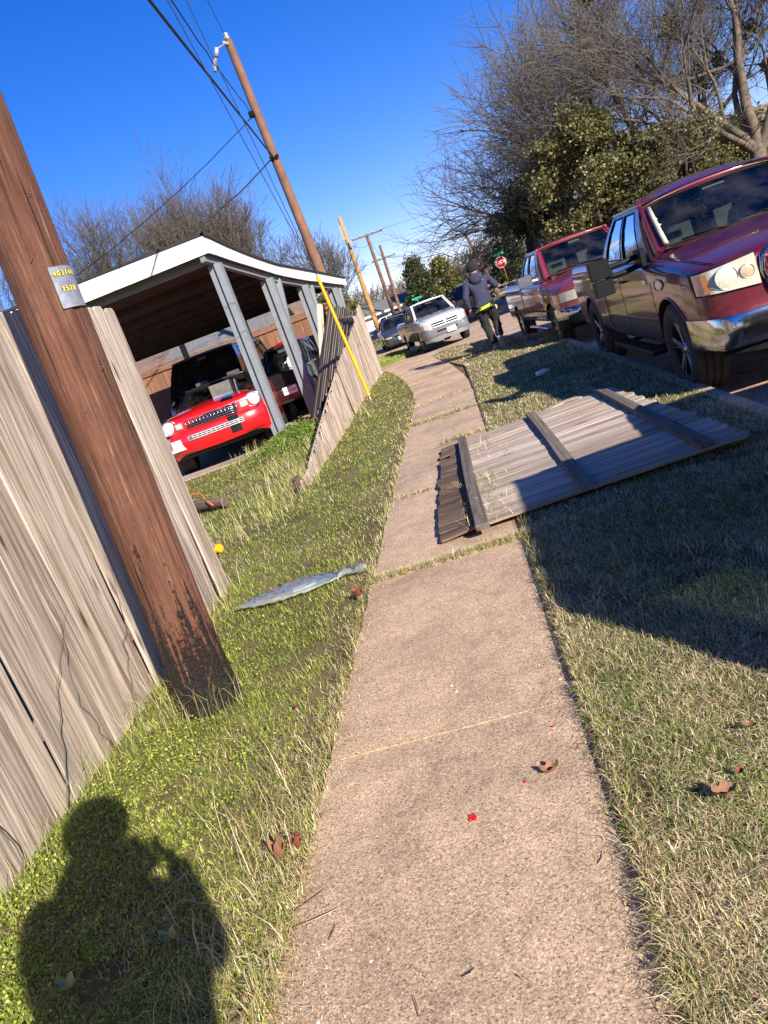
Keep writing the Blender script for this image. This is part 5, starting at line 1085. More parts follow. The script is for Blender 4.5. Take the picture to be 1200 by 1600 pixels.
def person(loc,rz,pose,label,mats,hood=True):
    root=empty('person',loc,rz,label,'person'); P={k:Vector(v) for k,v in pose.items()}
    def r(k,rad): return (tuple(P[k]),rad)
    mid=lambda a,b,t=.5: P[a].lerp(P[b],t)
    hd=P['head']
    J={'pelvis':r('pelvis',(.13,.10)),'spine':r('spine',(.12,.09)),'chest':r('chest',(.15,.10)),'neck':r('neck',.055),'head0':((hd+Vector((0,-.01,-.06))),.075),'head1':(hd+Vector((0,0,.03)),.088),'head2':(hd+Vector((0,0,.10)),.06)}
    J={k:((tuple(v[0])),v[1]) for k,v in J.items()}
    E=[('pelvis','spine'),('spine','chest'),('chest','neck'),('neck','head0'),('head0','head1'),('head1','head2')]
    for s in 'LR':
        J['sh'+s]=r('sh'+s,.055); J['el'+s]=r('el'+s,.042); J['wr'+s]=r('wr'+s,.026); J['hp'+s]=r('hp'+s,.085); J['kn'+s]=r('kn'+s,.058); J['an'+s]=r('an'+s,.038); J['to'+s]=r('to'+s,.035)
        E+=[('chest','sh'+s),('sh'+s,'el'+s),('el'+s,'wr'+s),('pelvis','hp'+s),('hp'+s,'kn'+s),('kn'+s,'an'+s),('an'+s,'to'+s)]
    ex=[]
    for s,sg in (('L',1),('R',-1)): ex+=hand(P['wr'+s],P['hd'+s]-P['wr'+s],P.get('pn'+s,Vector((0,1,0))),sg,pose.get('curl',.5))
    f=Vector((0,1,0)) if 'face' not in P else P['face']
    rtv=f.cross(Vector((0,0,1))).normalized()
    ex.append(ell(hd+f*.098+Vector((0,0,-.005)),(.014,.020,.022),None,8,6)); ex.append(ell(hd+f*.088+Vector((0,0,-.048)),(.024,.010,.008),None,8,6))
    for sg in (-1,1): ex.append(ell(hd+rtv*sg*.088+Vector((0,0,-.005)),(.012,.018,.030),None,8,6))
    body=skin('body',J,E,mats['skin'],root,extra=ex)
    em=MB()
    for sg in (-1,1): v,fz=ell(hd+f*.083+rtv*sg*.032+Vector((0,0,.018)),(.012,.008,.008),None,8,6); em.add(v,fz)
    em.build('eyes',M['interior'],body,True)
    # sweatshirt
    J2={'hem':(tuple(P['pelvis']+Vector((0,0,-.06))),(.165*mats.get('bulk',1),.14)),'pelvis':(tuple(P['pelvis']+Vector((0,0,.05))),(.175*mats.get('bulk',1),.145)),'spine':(tuple(P['spine']),(.175*mats.get('bulk',1),.135)),'chest':(tuple(P['chest']),(.195,.135)),'neck':(tuple(P['neck']+Vector((0,0,-.03))),(.085,.08))}
    E2=[('hem','pelvis'),('pelvis','spine'),('spine','chest'),('chest','neck')]
    for s in 'LR':
        J2['sh'+s]=r('sh'+s,.083); J2['am'+s]=(tuple(mid('sh'+s,'el'+s)),.072); J2['el'+s]=r('el'+s,.064); J2['fo'+s]=(tuple(mid('el'+s,'wr'+s)),.055); J2['wr'+s]=(tuple(mid('el'+s,'wr'+s,.94)),.040)
        E2+=[('chest','sh'+s),('sh'+s,'am'+s),('am'+s,'el'+s),('el'+s,'fo'+s),('fo'+s,'wr'+s)]
    top=skin('sweatshirt',J2,E2,mats['top'],root)
    def cloth(o,st,sc,d=.03):
        tx=D.textures.new('folds','CLOUDS'); tx.noise_scale=sc; md=o.modifiers.new('d','DISPLACE'); md.texture=tx; md.strength=st; md.mid_level=.5
        bpy.context.view_layer.update(); m2=D.meshes.new_from_object(o.evaluated_get(bpy.context.evaluated_depsgraph_get())); o.modifiers.clear(); o.data=m2
    cloth(top,.035,.11)
    if hood:
        hm=MB(); pl=[P['neck']+Vector((math.cos(a)*.10,math.sin(a)*.09-.01,(.01+.02*math.sin(a)) )) for a in np.linspace(0,6.283,17)]; hm.tube(pl,.045,8); v,fz=ell(P['neck']+Vector((0,-.10,-.04)),(.12,.06,.11)); hm.add(v,fz); hm.build('hood',mats['top'],top,True)
    # trousers
    J3={'pelvis':(tuple(P['pelvis']+Vector((0,-.0,.02))),(.155,.125))}; E3=[]
    for s in 'LR':
        J3['hp'+s]=(tuple(P['hp'+s]+Vector((0,0,-.03))),.115); J3['th'+s]=(tuple(mid('hp'+s,'kn'+s,.55)),.098); J3['kn'+s]=r('kn'+s,.082); J3['ca'+s]=(tuple(mid('kn'+s,'an'+s,.5)),.082); J3['an'+s]=(tuple(mid('kn'+s,'an'+s,.95)),.075)
        E3+=[('pelvis','hp'+s),('hp'+s,'th'+s),('th'+s,'kn'+s),('kn'+s,'ca'+s),('ca'+s,'an'+s)]
    cloth(skin('trousers',J3,E3,mats['bottom'],root),.04,.09)
    for s in 'LR':
        a,t=P['an'+s],P['to'+s]; dv=(t-a); L=dv.length; dn=dv.normalized(); up=Vector((0,0,1)); up=(up-dn*up.dot(dn)).normalized(); sd_=dn.cross(up); m3=MB()
        secs=[(-.08,.035,.055,.0),(-.05,.042,.065,.0),(.0,.044,.07,.0),(L*.45,.045,.05,-.012),(L*.8,.050,.035,-.02),(L+.03,.042,.026,-.025),(L+.065,.02,.016,-.028)]
        vs=[];fs=[]
        for l,w_,h_,zc_ in secs:
            for j in range(12): q=6.283*j/12; vs.append(a+dn*l+sd_*w_*math.cos(q)+up*(h_*max(-.6,math.sin(q))+zc_-.02))
        for i in range(len(secs)-1):
            for j in range(12): fs.append((i*12+j,i*12+(j+1)%12,(i+1)*12+(j+1)%12,(i+1)*12+j))
        fs.append(tuple(range(12))[::-1]); fs.append(tuple(range(len(vs)-12,len(vs)))); m3.add(vs,fs); so_=m3.build('shoe',M['shoe'],root,True,50,fixn=True)
        m4=MB(); vs=[];fs=[]
        for l,w_,h_,zc_ in secs:
            w2=w_*1.05; b=a+dn*l-up*.068
            vs+=[b-sd_*w2,b+sd_*w2,b+sd_*w2+up*.025,b-sd_*w2+up*.025]
        for i in range(len(secs)-1):
            for j in range(4): fs.append((i*4+j,i*4+(j+1)%4,(i+1)*4+(j+1)%4,(i+1)*4+j))
        fs+=[(3,2,1,0),tuple(range(len(vs)-4,len(vs)))]; m4.add(vs,fs); m4.build('sole',M['sole'],so_,False,fixn=True)
    return root,P,top
pose=dict(pelvis=(0,0,.97),spine=(0,.03,1.14),chest=(0,.05,1.36),neck=(0,.06,1.51),head=(0,.075,1.635),
 shL=(-.20,.05,1.44),elL=(-.285,-.03,1.17),wrL=(-.265,.04,.93),hdL=(-.25,.06,.84),shR=(.20,.05,1.44),elR=(.335,.02,1.21),wrR=(.24,.26,1.22),hdR=(.19,.35,1.25),
 hpL=(-.095,0,.93),knL=(-.06,.11,.51),anL=(.0,.05,.10),toL=(-.01,.19,.055),hpR=(.095,0,.93),knR=(.155,.17,.53),anR=(.095,-.16,.24),toR=(.11,-.06,.10),curl=.6)
MA=dict(skin=M['skin'],top=M['hoodie'],bottom=M['trouser'])
man,P,top=person((.76,16.35,.028),R(4),{k:v for k,v in pose.items() if k!='curl'},'person in navy hooded sweatshirt, black beanie and black trousers walking away',MA)
man.scale=(1.13,1.1,1.045)
bn=MB(); v,fz=ell((0,.07,1.695),(.104,.115,.105),None,20,12); bn.add(v,fz); bn.lathe([(.10,-.05),(.108,-.045),(.110,-.01),(.107,.0),(.10,0)],(0,.07,1.675),'z',20); o=bn.build('beanie',M['beanie'],man,True)
hv=MB(); 
P_=[[Vector((.188*math.cos(a),.168*math.sin(a)+.0,z+.03*math.cos(a))) for z in (.868,.895,.92)] for a in np.linspace(math.pi*1.06,math.pi*1.90,14)]
hv.grid(P_); hv.build('shirt_hem',M['hivis'],man,True)
yc=MB(); v,fz=ell((.205,.02,.82),(.022,.022,.05),None,10,8); yc.add(v,fz); yc.build('yellow_cloth',M['hivisy'],man,True)
# the photographer, standing behind the camera and holding the phone up; casts the shadow at lower left
pose2=dict(pelvis=(-.06,0,1.0),spine=(-.06,0,1.18),chest=(-.05,.0,1.42),neck=(-.01,.02,1.58),head=(.03,.05,1.72),
 shL=(-.24,.0,1.50),elL=(-.36,.14,1.20),wrL=(-.09,.28,1.36),hdL=(-.02,.30,1.42),shR=(.17,.0,1.49),elR=(.20,.08,1.24),wrR=(.11,.26,1.44),hdR=(.06,.30,1.42),
 hpL=(-.16,0,.96),knL=(-.18,.03,.52),anL=(-.18,-.02,.10),toL=(-.20,.13,.06),hpR=(.04,0,.96),knR=(.07,.03,.52),anR=(.08,-.02,.10),toR=(.10,.13,.06),curl=.8)
MA2=0
pho,P2,top2=person((.06,-.46,0),0,{k:v for k,v in pose2.items() if k!='curl'},'person in dark jacket standing behind the camera holding a phone up in both hands',dict(skin=M['skin'],top=M['jacket'],bottom=M['trouser'],bulk=1.35))
bn=MB(); v,fz=ell((.03,.035,1.755),(.130,.130,.125),None,20,12); bn.add(v,fz); bn.build('hair',M['beanie'],pho,True); pho.scale=(1.06,1.0,1.055)
ph=MB(); ph.box((.01,-.12,1.50),(.075,.008,.15),rot=Matrix.Rotation(R(-20),3,'Y')); o=ph.build('phone',M['phone'],None); tag(o,'black phone held up by the person behind the camera','phone')
#PART6
# ------------------------------------------------------------------ trees
def tubes(segs,n,name,mat,parent):
    # segs: array (k,8): p0 p1 r0 r1
    S_=np.array(segs,float); p0,p1,r0,r1=S_[:,0:3],S_[:,3:6],S_[:,6],S_[:,7]; d=p1-p0; d/=np.linalg.norm(d,axis=1)[:,None]+1e-9
    ref=np.where(np.abs(d[:,2:3])<.9,np.array([[0,0,1.]]),np.array([[1.,0,0]])); a=np.cross(d,ref); a/=np.linalg.norm(a,axis=1)[:,None]; b=np.cross(d,a)
    k=len(S_); V=np.empty((k,2*n,3))
    for j in range(n):
        q=2*np.pi*j/n; o=a*np.cos(q)+b*np.sin(q); V[:,j]=p0+o*r0[:,None]; V[:,n+j]=p1+o*r1[:,None]
    i=np.arange(k)[:,None]*2*n; F=np.concatenate([np.concatenate([i+j,i+(j+1)%n,i+n+(j+1)%n,i+n+j],1) for j in range(n)],0)
    return fastmesh(name,V.reshape(-1,3),[F],mat,None,parent,True)
def rv(g): return Vector((g.gauss(0,1),g.gauss(0,1),g.gauss(0,1)))
def grow(g,segs,tips,p,d,L,r,dep,maxd,cfg,stats):
    n=cfg.get('seg',4) if dep<maxd-1 else 3; pts=[p]; cur=d.copy()
    for i in range(n):
        cur=(cur+rv(g)*cfg['wob']+Vector((0,0,cfg['up'] if dep>0 else .1))+Vector((0,0,-cfg.get('droop',0)*(dep/maxd)))).normalized()
        q=pts[-1]+cur*(L/n); ra=r*(1-.38*i/n); rb=r*(1-.38*(i+1)/n); segs[min(dep,maxd)].append((*pts[-1],*q,ra,rb)); pts.append(q)
        if dep>0 and dep<maxd and i>=1 or (dep==0 and i>=n-2):
            for _ in range(cfg['side'][min(dep,len(cfg['side'])-1)]):
                sd_=(cur+rv(g)*cfg['spread']).normalized(); grow(g,segs,tips,pts[-1],sd_,L*g.uniform(.5,.78),rb*g.uniform(.45,.65),dep+1,maxd,cfg,stats)
    if dep<maxd:
        for _ in range(cfg['fork'][min(dep,len(cfg['fork'])-1)]):
            sd_=(cur+rv(g)*cfg['spread']*.75).normalized(); grow(g,segs,tips,pts[-1],sd_,L*g.uniform(.68,.88),r*.62*g.uniform(.75,1),dep+1,maxd,cfg,stats)
    else: tips.append(pts[-1])
def baretree(base,H,seed,label,cfg,bark='bark',twig='twig',rot=0,name='bare_tree',group=None,limbs=None,r0=None,maxd=5,mistle=0,trunkL=None,minr=.006,evergreen=None,cat='tree'):
    g=random.Random(seed); segs=[[] for _ in range(maxd+1)]; tips=[]; root=empty(name,base,rot,label,cat,group)
    L=trunkL or H*.28; r=r0 or H*.022; cfg=dict(dict(wob=.12,up=.06,spread=.55,side=[1,1,1,1,1],fork=[3,2,2,2,2]),**cfg)
    if limbs:
        top=Vector((0,0,0)); pl=[Vector((0,0,-.2)),Vector((g.gauss(0,.05),0,L*.5)),Vector((g.gauss(0,.1),0,L))]
        for a,b,ra,rb in ((pl[0],pl[1],r*1.25,r*1.05),(pl[1],pl[2],r*1.05,r*.95)): segs[0].append((*a,*b,ra,rb))
        for (dx,dy,dz,l,rr_) in limbs: grow(g,segs,tips,pl[2]-Vector((0,0,.1)),Vector((dx,dy,dz)).normalized(),l,r*rr_,1,maxd,cfg,None)
    else: grow(g,segs,tips,Vector((0,0,-.2)),Vector((g.gauss(0,.06),g.gauss(0,.06),1)),L,r,0,maxd,cfg,None)
    big=[s for k in range(0,3) for s in segs[k]]; small=[(*s[:6],max(s[6],minr),max(s[7],minr*.7)) for k in range(3,maxd+1) for s in segs[k]]
    tubes(big,7,'trunk',M[bark],root)
    if small: tubes(small,3,'crown',M[twig],root)
    if mistle:
        cen=sum(tips,Vector())/len(tips); tips.sort(key=lambda q:(q-cen).length); P_=[g.choice(tips[:int(len(tips)*.6)]) for _ in range(mistle)]
        for p in P_:
            rr_=g.uniform(.25,.55); X=[]
            for _ in range(220): v=rv(g).normalized()*rr_*g.random()**.4; X.append(p-Vector((0,0,.3))+v)
            X=np.array(X); leaves('mistletoe',X[:,0],X[:,1],X[:,2],.06,np.array([(.10,.11,.02),(.16,.16,.03),(.07,.08,.015)]),None,seed,'leaf',1.2,parent=root,kind=None)
    return root,tips,len(small)
M['leaf']=attrmat('evergreen_leaves',.45,.25,.4)
def clumps(g,centres,nper,spread):
    X=[]
    for c,s in centres:
        for _ in range(nper): v=rv(g); X.append(Vector(c)+Vector((v.x*s*spread,v.y*s*spread,v.z*s*spread*.8)))
    return np.array(X)
def evergreen(base,size,seed,label,cols,n=26000,leaf=.07,cent=None,trunks=1,name='evergreen_tree',hole=.5,group=None,cat='tree',shape='round',sp=.16):
    g=random.Random(seed); root=empty(name,base,0,label,cat,group); sx,sy,sz=size; cs=[]
    K=170
    for _ in range(K*3):
        u=rv(g).normalized(); r_=g.uniform(.45,1.0); 
        if shape=='cone': z=g.random(); w_=(1-z)**.8*.95+.08; a=g.uniform(0,6.28); p=Vector((math.cos(a)*sx*w_*r_,math.sin(a)*sy*w_*r_,sz*2*z+.05*sz))
        else: p=Vector((u.x*sx*r_,u.y*sy*r_,sz+u.z*sz*r_))
        if vnoise(np.array([p.x*.9+seed]),np.array([p.y*.6+p.z*1.1]),seed)[0]<hole-.22: continue
        cs.append((p,g.uniform(.5,1.)))
        if len(cs)>=K: break
    X=clumps(g,cs,n//len(cs),sp*(sx+sz)/2)
    X=X[X[:,2]>.1]; leaves('crown',X[:,0],X[:,1],X[:,2],leaf,cols,None,seed,'leaf',1.3,parent=root,kind=None)
    segs=[]
    for t in range(trunks):
        a=Vector((g.uniform(-.3,.3),g.uniform(-.3,.3),-.2))
        for _ in range(10):
            c,_s=g.choice(cs); m_=a.lerp(c,.5)+Vector((0,0,-.15*sz)); q=Vector((a.x,a.y,sz*.5)); segs+=[(*a,*q,.14,.11),(*q,*m_.lerp(q,.3),.09,.07),(*m_.lerp(q,.3),*c,.06,.015)]
    tubes(segs,6,'trunk',M['bark'],root); return root
OLIVE=np.array([(.14,.14,.045),(.19,.175,.065),(.085,.09,.028),(.24,.21,.09)]); DARK=np.array([(.035,.055,.015),(.05,.07,.02),(.08,.09,.03)]); YG=np.array([(.17,.18,.035),(.24,.23,.05),(.10,.12,.025)])
# right side: big spreading bare tree, evergreen under it, near bare tree with moss
cfgB=dict(wob=.11,up=.045,spread=.50,side=[1,1,1,1,1],fork=[2,2,2,2,2])
baretree((11.3,40,0),13,5,'huge spreading bare tree with low drooping limbs behind the maroon pickups',dict(wob=.12,up=.02,spread=.46,side=[1,1,1,1,1,0],fork=[2,2,2,2,2,2]),r0=.5,maxd=6,trunkL=2.6,mistle=2,minr=.009,
 limbs=[(-1,-.1,.12,4.1,.45),(-1,.5,.08,3.9,.40),(-.9,-.5,.25,3.9,.4),(-1,.2,.36,3.9,.45),(-.9,-.3,.55,3.4,.45),(-.45,.2,1,3.7,.5),(-.05,-.2,1,3.9,.5),(.5,.2,.9,3.6,.45),(-.8,-.6,.3,3.4,.38),(.9,-.1,.5,3.4,.4),(-.3,.5,.8,3.6,.4)],rot=0)
baretree((12.1,30,0),11,17,'bare tree with pale split trunk and mistletoe standing at the right edge',dict(wob=.12,up=.03,spread=.46,side=[1,1,1,1,1,0],fork=[2,2,2,2,2,2]),bark='barklight',r0=.30,maxd=6,trunkL=2.4,mistle=14,minr=.0065,
 limbs=[(-.06,0,1,3.2,.75),(-.55,-.15,.75,3.2,.5),(-.75,.3,.9,3.0,.4),(.5,-.1,.9,3.0,.5),(-.3,.3,1,3.0,.45),(.9,.1,.5,2.8,.4),(-.7,-.5,.6,2.8,.4)])
evergreen((6.3,29.6,1.0),(2.3,1.8,2.6),3,'olive green live oak with dense small leaves left of the grey brown trees',OLIVE,46000,.050,trunks=2,hole=.72,sp=.11)
evergreen((9.0,29.3,.8),(1.9,1.5,1.95),4,'second olive evergreen with gaps right of the larger olive tree',OLIVE,20000,.05,hole=.72,sp=.11)
evergreen((13.4,36,.6),(2.0,1.8,1.9),6,'green evergreen shrub beside the dark gable of the brick house',YG,20000,.052)
evergreen((5.3,37.5,2.0),(1.7,1.5,1.7),8,'dark small leaved evergreen under the spreading bare tree',DARK,12000,.06,name='evergreen_tree')
evergreen((6.3,70,.0),(2.1,2.1,2.9),9,'tall dark cedar behind the stop sign',DARK,16000,.09,name='cedar_tree',shape='cone')
evergreen((-1.7,72,-.4),(1.9,1.6,2.75),10,'dark green juniper left of the pair behind the silver pickup',DARK,12000,.09,name='juniper_tree',shape='cone')
evergreen((.6,73,-.4),(2.1,1.8,2.35),12,'yellow green juniper right of the pair behind the silver pickup',YG,14000,.09,name='juniper_tree',shape='cone')
evergreen((-4.9,34.5,.6),(1.2,1.2,1.55),13,'olive green bushy tree just past the far end of the carport',OLIVE,14000,.055)
# left background bare trees
for k,(x,y,hh,sd_,lab,ms) in enumerate(((-11.0,38,13.0,31,'tall bare tree with a mistletoe ball behind the front corner of the carport',3),(-7.6,38,11.2,32,'bare twiggy tree behind the middle of the carport roof',2),(-14.6,38,12.6,33,'bare tree at the left end of the group behind the carport',1),(-12.8,40,12.4,36,'bare tree between the left end and the mistletoe tree',1),(-9.2,39.5,12.2,37,'broad bare tree just right of the mistletoe tree',1))):
    baretree((x,y,0),hh,sd_,lab,dict(wob=.11,up=.08,spread=.44,side=[1,1,1,1,1,0],fork=[3,2,2,2,2,2]),maxd=6,mistle=ms,minr=.0085,trunkL=hh*.25,r0=.2)
baretree((-5.0,39.5,0),7.6,34,'small bare tree beside the second utility pole',dict(wob=.1,up=.08,spread=.45,fork=[3,2,2,2,2]),maxd=5,minr=.0075)
baretree((-13.5,22,0),8,35,'bare tree seen past the left side of the near utility pole',dict(wob=.1,up=.08,spread=.42,fork=[3,2,2,2,2]),maxd=5,minr=.005)
# distant bare trees and brush
g_=random.Random(77); k=0
for (x,y,hh,tw,lab) in ((.3,84,8,'twig','pale bare tree above the two junipers'),(2.4,82,7,'twig','bare tree right of the junipers'),(3.7,78,5.2,'twig','brown bare tree left of the far leaning pole'),(-3.2,80,6.,'twig','grey bare tree behind the dark juniper'),(-5.4,84,5.6,'twigred','reddish bare tree between the far poles'),(-7.6,86,5.2,'twigred','reddish bare brush tree above the low white building'),(-9.4,80,4.6,'twigred','reddish bare tree left of the new yellow pole'),(8.8,84,6.4,'twig','bare brown tree right of the cedar'),(11.3,80,6.8,'twig','wide bare brown tree behind the faded maroon pickup roof'),(14,78,7.,'twig','bare brown tree beyond the spreading tree'),(17,70,8.,'twig','far bare tree behind the brick house'),(-6.5,92,6.,'twigred','far reddish bare tree behind the low white building')):
    baretree((x,y,-.3),hh,200+k,lab,dict(wob=.12,up=.08,spread=.52,fork=[3,3,2,2,2],side=[1,1,1,1,1]),maxd=5,minr=.016,twig=tw,trunkL=hh*.18,r0=.13); k+=1
# hazy brown woodland mass at the horizon
segs=[]
for _ in range(15000):
    x=g_.uniform(-40,60); y=g_.uniform(100,116); z=g_.random()**1.3*(4.4+1.6*float(vnoise(np.array([x*.15]),np.array([1.]),3)[0])); d=Vector((g_.gauss(0,.5),g_.gauss(0,.5),1)).normalized()*g_.uniform(.8,1.8); segs.append((x,y,z-.5,x+d.x,y+d.y,z-.5+d.z,.06,.03))
o=tubes(segs,3,'distant_woods',M['twig'],None); tag(o,'brown leafless woods on the horizon','woods',kind='stuff')
# ------------------------------------------------------------------ buildings
def house(base,w_,d_,h_,rh,label,wall,roof,rz=0,wins=(),name='house',gable=True,over=.4,doors=(),chim=None):
    root=empty(name,base,R(rz),label,'house'); m1=MB()
    m1.box((0,0,h_/2),(w_,d_,h_)); 
    if gable: m1.add([(-w_/2,-d_/2,h_),(-w_/2,d_/2,h_),(-w_/2,0,h_+rh),(w_/2,-d_/2,h_),(w_/2,d_/2,h_),(w_/2,0,h_+rh)],[(0,1,2),(3,5,4)])
    m1.build('wall',wall,root)
    r1=MB(); hw=w_/2+over; hd=d_/2+over; e=-over*rh/(d_/2)
    for sg in (-1,1):
        P_=[[Vector((x,sg*hd*(1-v)+0,h_+e+(rh-e)*v+.02)) for v in (0,.5,1)] for x in (-hw,0,hw)]; slab(r1,P_,(0,0,.12))
    r1.build('roof',roof,root,False,fixn=True)
    for sg in (-1,1): fm=MB(); fm.box((0,sg*(hd+.02),h_+e+.04),(hw*2,.04,.2)); fm.build('fascia',M['whitepaint'],root)
    for (x,z,ww_,hh_,side) in wins:
        fr=MB(); y=side*(d_/2+.02); fr.box((x,y,z),(ww_+.14,.06,hh_+.14)); f=fr.build('window',M['whitepaint'],root); pn=MB(); pn.box((x,y+side*.02,z),(ww_,.05,hh_)); pn.build('pane',M['darkwin'],f)
    for (x,ww_,hh_,side) in doors:
        fr=MB(); fr.box((x,side*(d_/2+.02),hh_/2),(ww_,.06,hh_)); fr.build('door',M['wallbrown'],root)
    if chim: c_=MB(); c_.box(chim[0],chim[1]); c_.build('chimney',M['brick'],root)
    return root
house((22.2,43,0),13,8,2.5,2.1,'orange brick house with brown shingle roof at the right edge behind the bare tree',M['brick'],M['roofbrown'],8,((-3,1.4,1.6,1.2,-1),(2,1.4,1.6,1.2,-1)))
house((15.2,41,0),1.2,7,3.0,1.6,'narrow dark gable wall beside the brick house',M['wallbrown'],M['roofgrey'],80)
house((10.3,45.5,0),8.5,6,2.2,1.4,'dark red brown house hidden behind the olive evergreens',M['wallbrown'],M['roofbrown'],0,((-2,1.3,1.4,1.1,-1),(2,1.3,1.4,1.1,-1)))
house((-10.4,34.5,0),9,7,2.2,1.35,'house with grey brown shingle roof seen under the carport ceiling',M['brick'],M['roofbrown'],0,((-2,1.3,1.4,1.1,-1),(2,1.3,1.4,1.1,-1)))
house((-8.6,31,0),4.4,5,2.1,1.0,'low house with grey shingle roof behind the brown fence',M['wallbrown'],M['roofgrey'],0,((0,1.2,1.2,1.,-1),))
house((-4.6,76,0),11,6,1.9,.9,'long low white building beyond the parked cars',M['wallwhite'],M['roofgrey'],4,((-4,1.1,1.2,.9,-1),(-1.5,1.1,1.2,.9,-1),(1.5,1.1,1.2,.9,-1),(4,1.1,1.2,.9,-1)),doors=((0,.9,1.8,-1),))
house((10.2,74,-.3),7,6,1.7,1.2,'small white house with brown roof right of the stop sign',M['wallwhite'],M['roofbrown'],-10,((-1.6,1.1,1.,.8,-1),(1.6,1.1,1.,.8,-1)))
house((-11.5,72,0),6,6,2.0,1.2,'orange brick house left of the low white building',M['brick'],M['roofgrey'],10,((0,1.2,1.2,1.,-1),))
# brown privacy fence behind the carport
bf=empty('privacy_fence',(-8,24,0),0,'reddish brown privacy fence with cap rail behind the carport','fence')
fb=MB(); x=-15.; 
while x<-3.1: fb.board((x,23.9,-.1),(x,23.9,2.36+random.uniform(-.01,.01)),.138,.018,(1,0,0),3,.003,.02); x+=.142
par(fb.build('boards',M['fence_brown'],None,True,35),bf); rb=MB(); rb.board((-15,23.86,2.42),(-3.1,23.86,2.42),.05,.16,(0,0,1),2,.002); rb.board((-15,23.85,2.3),(-3.1,23.85,2.3),.12,.03,(0,0,1),2,.002); par(rb.build('cap_rail',M['fence_brown'],None,False),bf)
# low far fence
lf=empty('far_fence',(6.5,58,0),0,'low grey rail fence on the dry grass below the stop sign','fence'); fb=MB()
for z in (.3,.6): fb.board((4.2,61.5,z),(6.4,61.6,z),.06,.03,(0,0,1),2,0)
for x in np.linspace(4.2,6.4,4): fb.board((x,61.6,0),(x,61.6,.7),.06,.06,(1,0,0),1,0)
par(fb.build('rails',M['steel'],None),lf)
# ------------------------------------------------------------------ poles and wires
def upole(base,top,r0,r1,mat,label,arm=None,extra=None,group=None):
    root=empty('utility_pole',base,0,label,'utility pole',group); b,t=Vector(base),Vector(top); s=MB(); s.tube([b+Vector((0,0,-.2)),b.lerp(t,.25),b.lerp(t,.5),b.lerp(t,.75),t],[r0,r0*.93+r1*.07,(r0+r1)/2,r1*1.1,r1],14); par(s.build('shaft',mat,None,True,40),root)
    if arm:
        a=MB(); z,l,az=arm; c=b.lerp(t,z); dv=Vector((math.cos(R(az)),math.sin(R(az)),.0)); a.board(c-dv*l/2+Vector((0,-.14,0)),c+dv*l/2+Vector((0,-.14,0)),.11,.09,(0,0,1),1,0); ao=a.build('cross_arm',mat,None); par(ao,root)
        i_=MB()
        for q in (-.46,-.2,.2,.46): i_.lathe([(0,.0),(.05,.0),(.07,.05),(.04,.09),(.06,.13),(0,.18)],c+dv*l*q+Vector((0,-.14,.06)),'z',10)
        par(i_.build('insulator',M['ceramic'],None,True),root)
    return root
p2r=upole((-3.02,23,0),(-3.42,23,9.82),.165,.115,M['farpole'],'tall brown utility pole rising behind the carport with cables attached',None)
q=MB(); q.lathe([(0,0),(.07,.0),(.09,.06),(.05,.1),(.08,.15),(0,.2)],(-3.42,22.95,9.82),'z',12); q.tube([(-3.42,22.9,9.7),(-3.55,22.8,9.75)],.05,8); par(q.build('insulator',M['ceramic'],None,True),p2r)
q=MB(); q.tube([(-3.95,22.4,9.05),(-3.85,22.5,9.35)],.055,8); q.tube([(-3.80,22.55,9.42),(-3.72,22.6,9.62)],.06,8); q.tube([(-3.72,22.6,9.6),(-3.45,22.9,9.75)],.014,6); par(q.build('fuse_cutout',M['ceramic'],None,True),p2r)
q=MB(); q.box((-3.47,22.85,7.85),(.16,.2,.14)); q.box((-3.36,22.83,6.6),(.1,.16,.12)); q.box((-3.2,22.83,6.62),(.1,.06,.08)); par(q.build('cable_clamp',M['black'],None),p2r)
upole((-4.56,50,0),(-4.60,50,8.05),.17,.12,M['farpole_y'],'new yellow orange utility pole nearest of the far row',None)
q=MB(); q.box((-4.75,49.85,7.1),(.16,.16,.9)); q.box((-4.42,49.8,6.3),(.2,.2,.4)); o=q.build('pole_hardware',M['ceramic'],None); par(o,[x for x in D.objects if x.name.startswith('utility_pole')][-1])
upole((-3.75,57,0),(-3.80,57,7.25),.15,.11,M['farpole'],'utility pole with a wide top cross arm in the far row',(.985,2.4,15))
upole((-4.0,70,0),(-3.85,70,7.3),.16,.12,M['farpole'],'slim far utility pole with its cross arm below the top',(.84,2.2,10))
upole((4.05,60,0),(3.0,60,5.1),.14,.10,M['farpole'],'leaning far utility pole behind the walking person',(.97,2.2,10))
upole((-.4,76,0),(-.75,76,3.8),.09,.07,M['farpole_y'],'short plain pole in front of the junipers',None)
def wire(a,b,sag,r,mat,label,n=24,group=None,name='overhead_wire',wob=0):
    a,b=Vector(a),Vector(b); P_=[]
    for i in range(n+1): t=i/n; p=a.lerp(b,t); p.z-=sag*4*t*(1-t); p+=rv(random)*wob*(0<i<n); P_.append(p)
    m1=MB(); m1.tube(P_,r,6); o=m1.build(name,mat,None,True); return tag(o,label,'wire',group)
A1=lambda z: tuple(poleaxis(z)+Vector((0,.12,0)))
wire(A1(5.05),(-3.3,22.85,6.6),-.0,.021,M['wire'],'thick black telephone cable between the two nearest poles')
wire(A1(5.13),(-3.3,22.85,6.66),.10,.010,M['wire'],'thin line strung just above the thick telephone cable')
wire(A1(5.9),(-3.46,22.85,7.85),.22,.012,M['wire'],'twisted black power line between the two nearest poles',wob=.008)
wire(A1(9.47),(-3.42,22.9,9.8),.1,.008,M['wire'],'top wire running to the head of the pole behind the carport')
G0=(-1.83,12.75,2.45); GA=(-1.70,13.1,0.02)
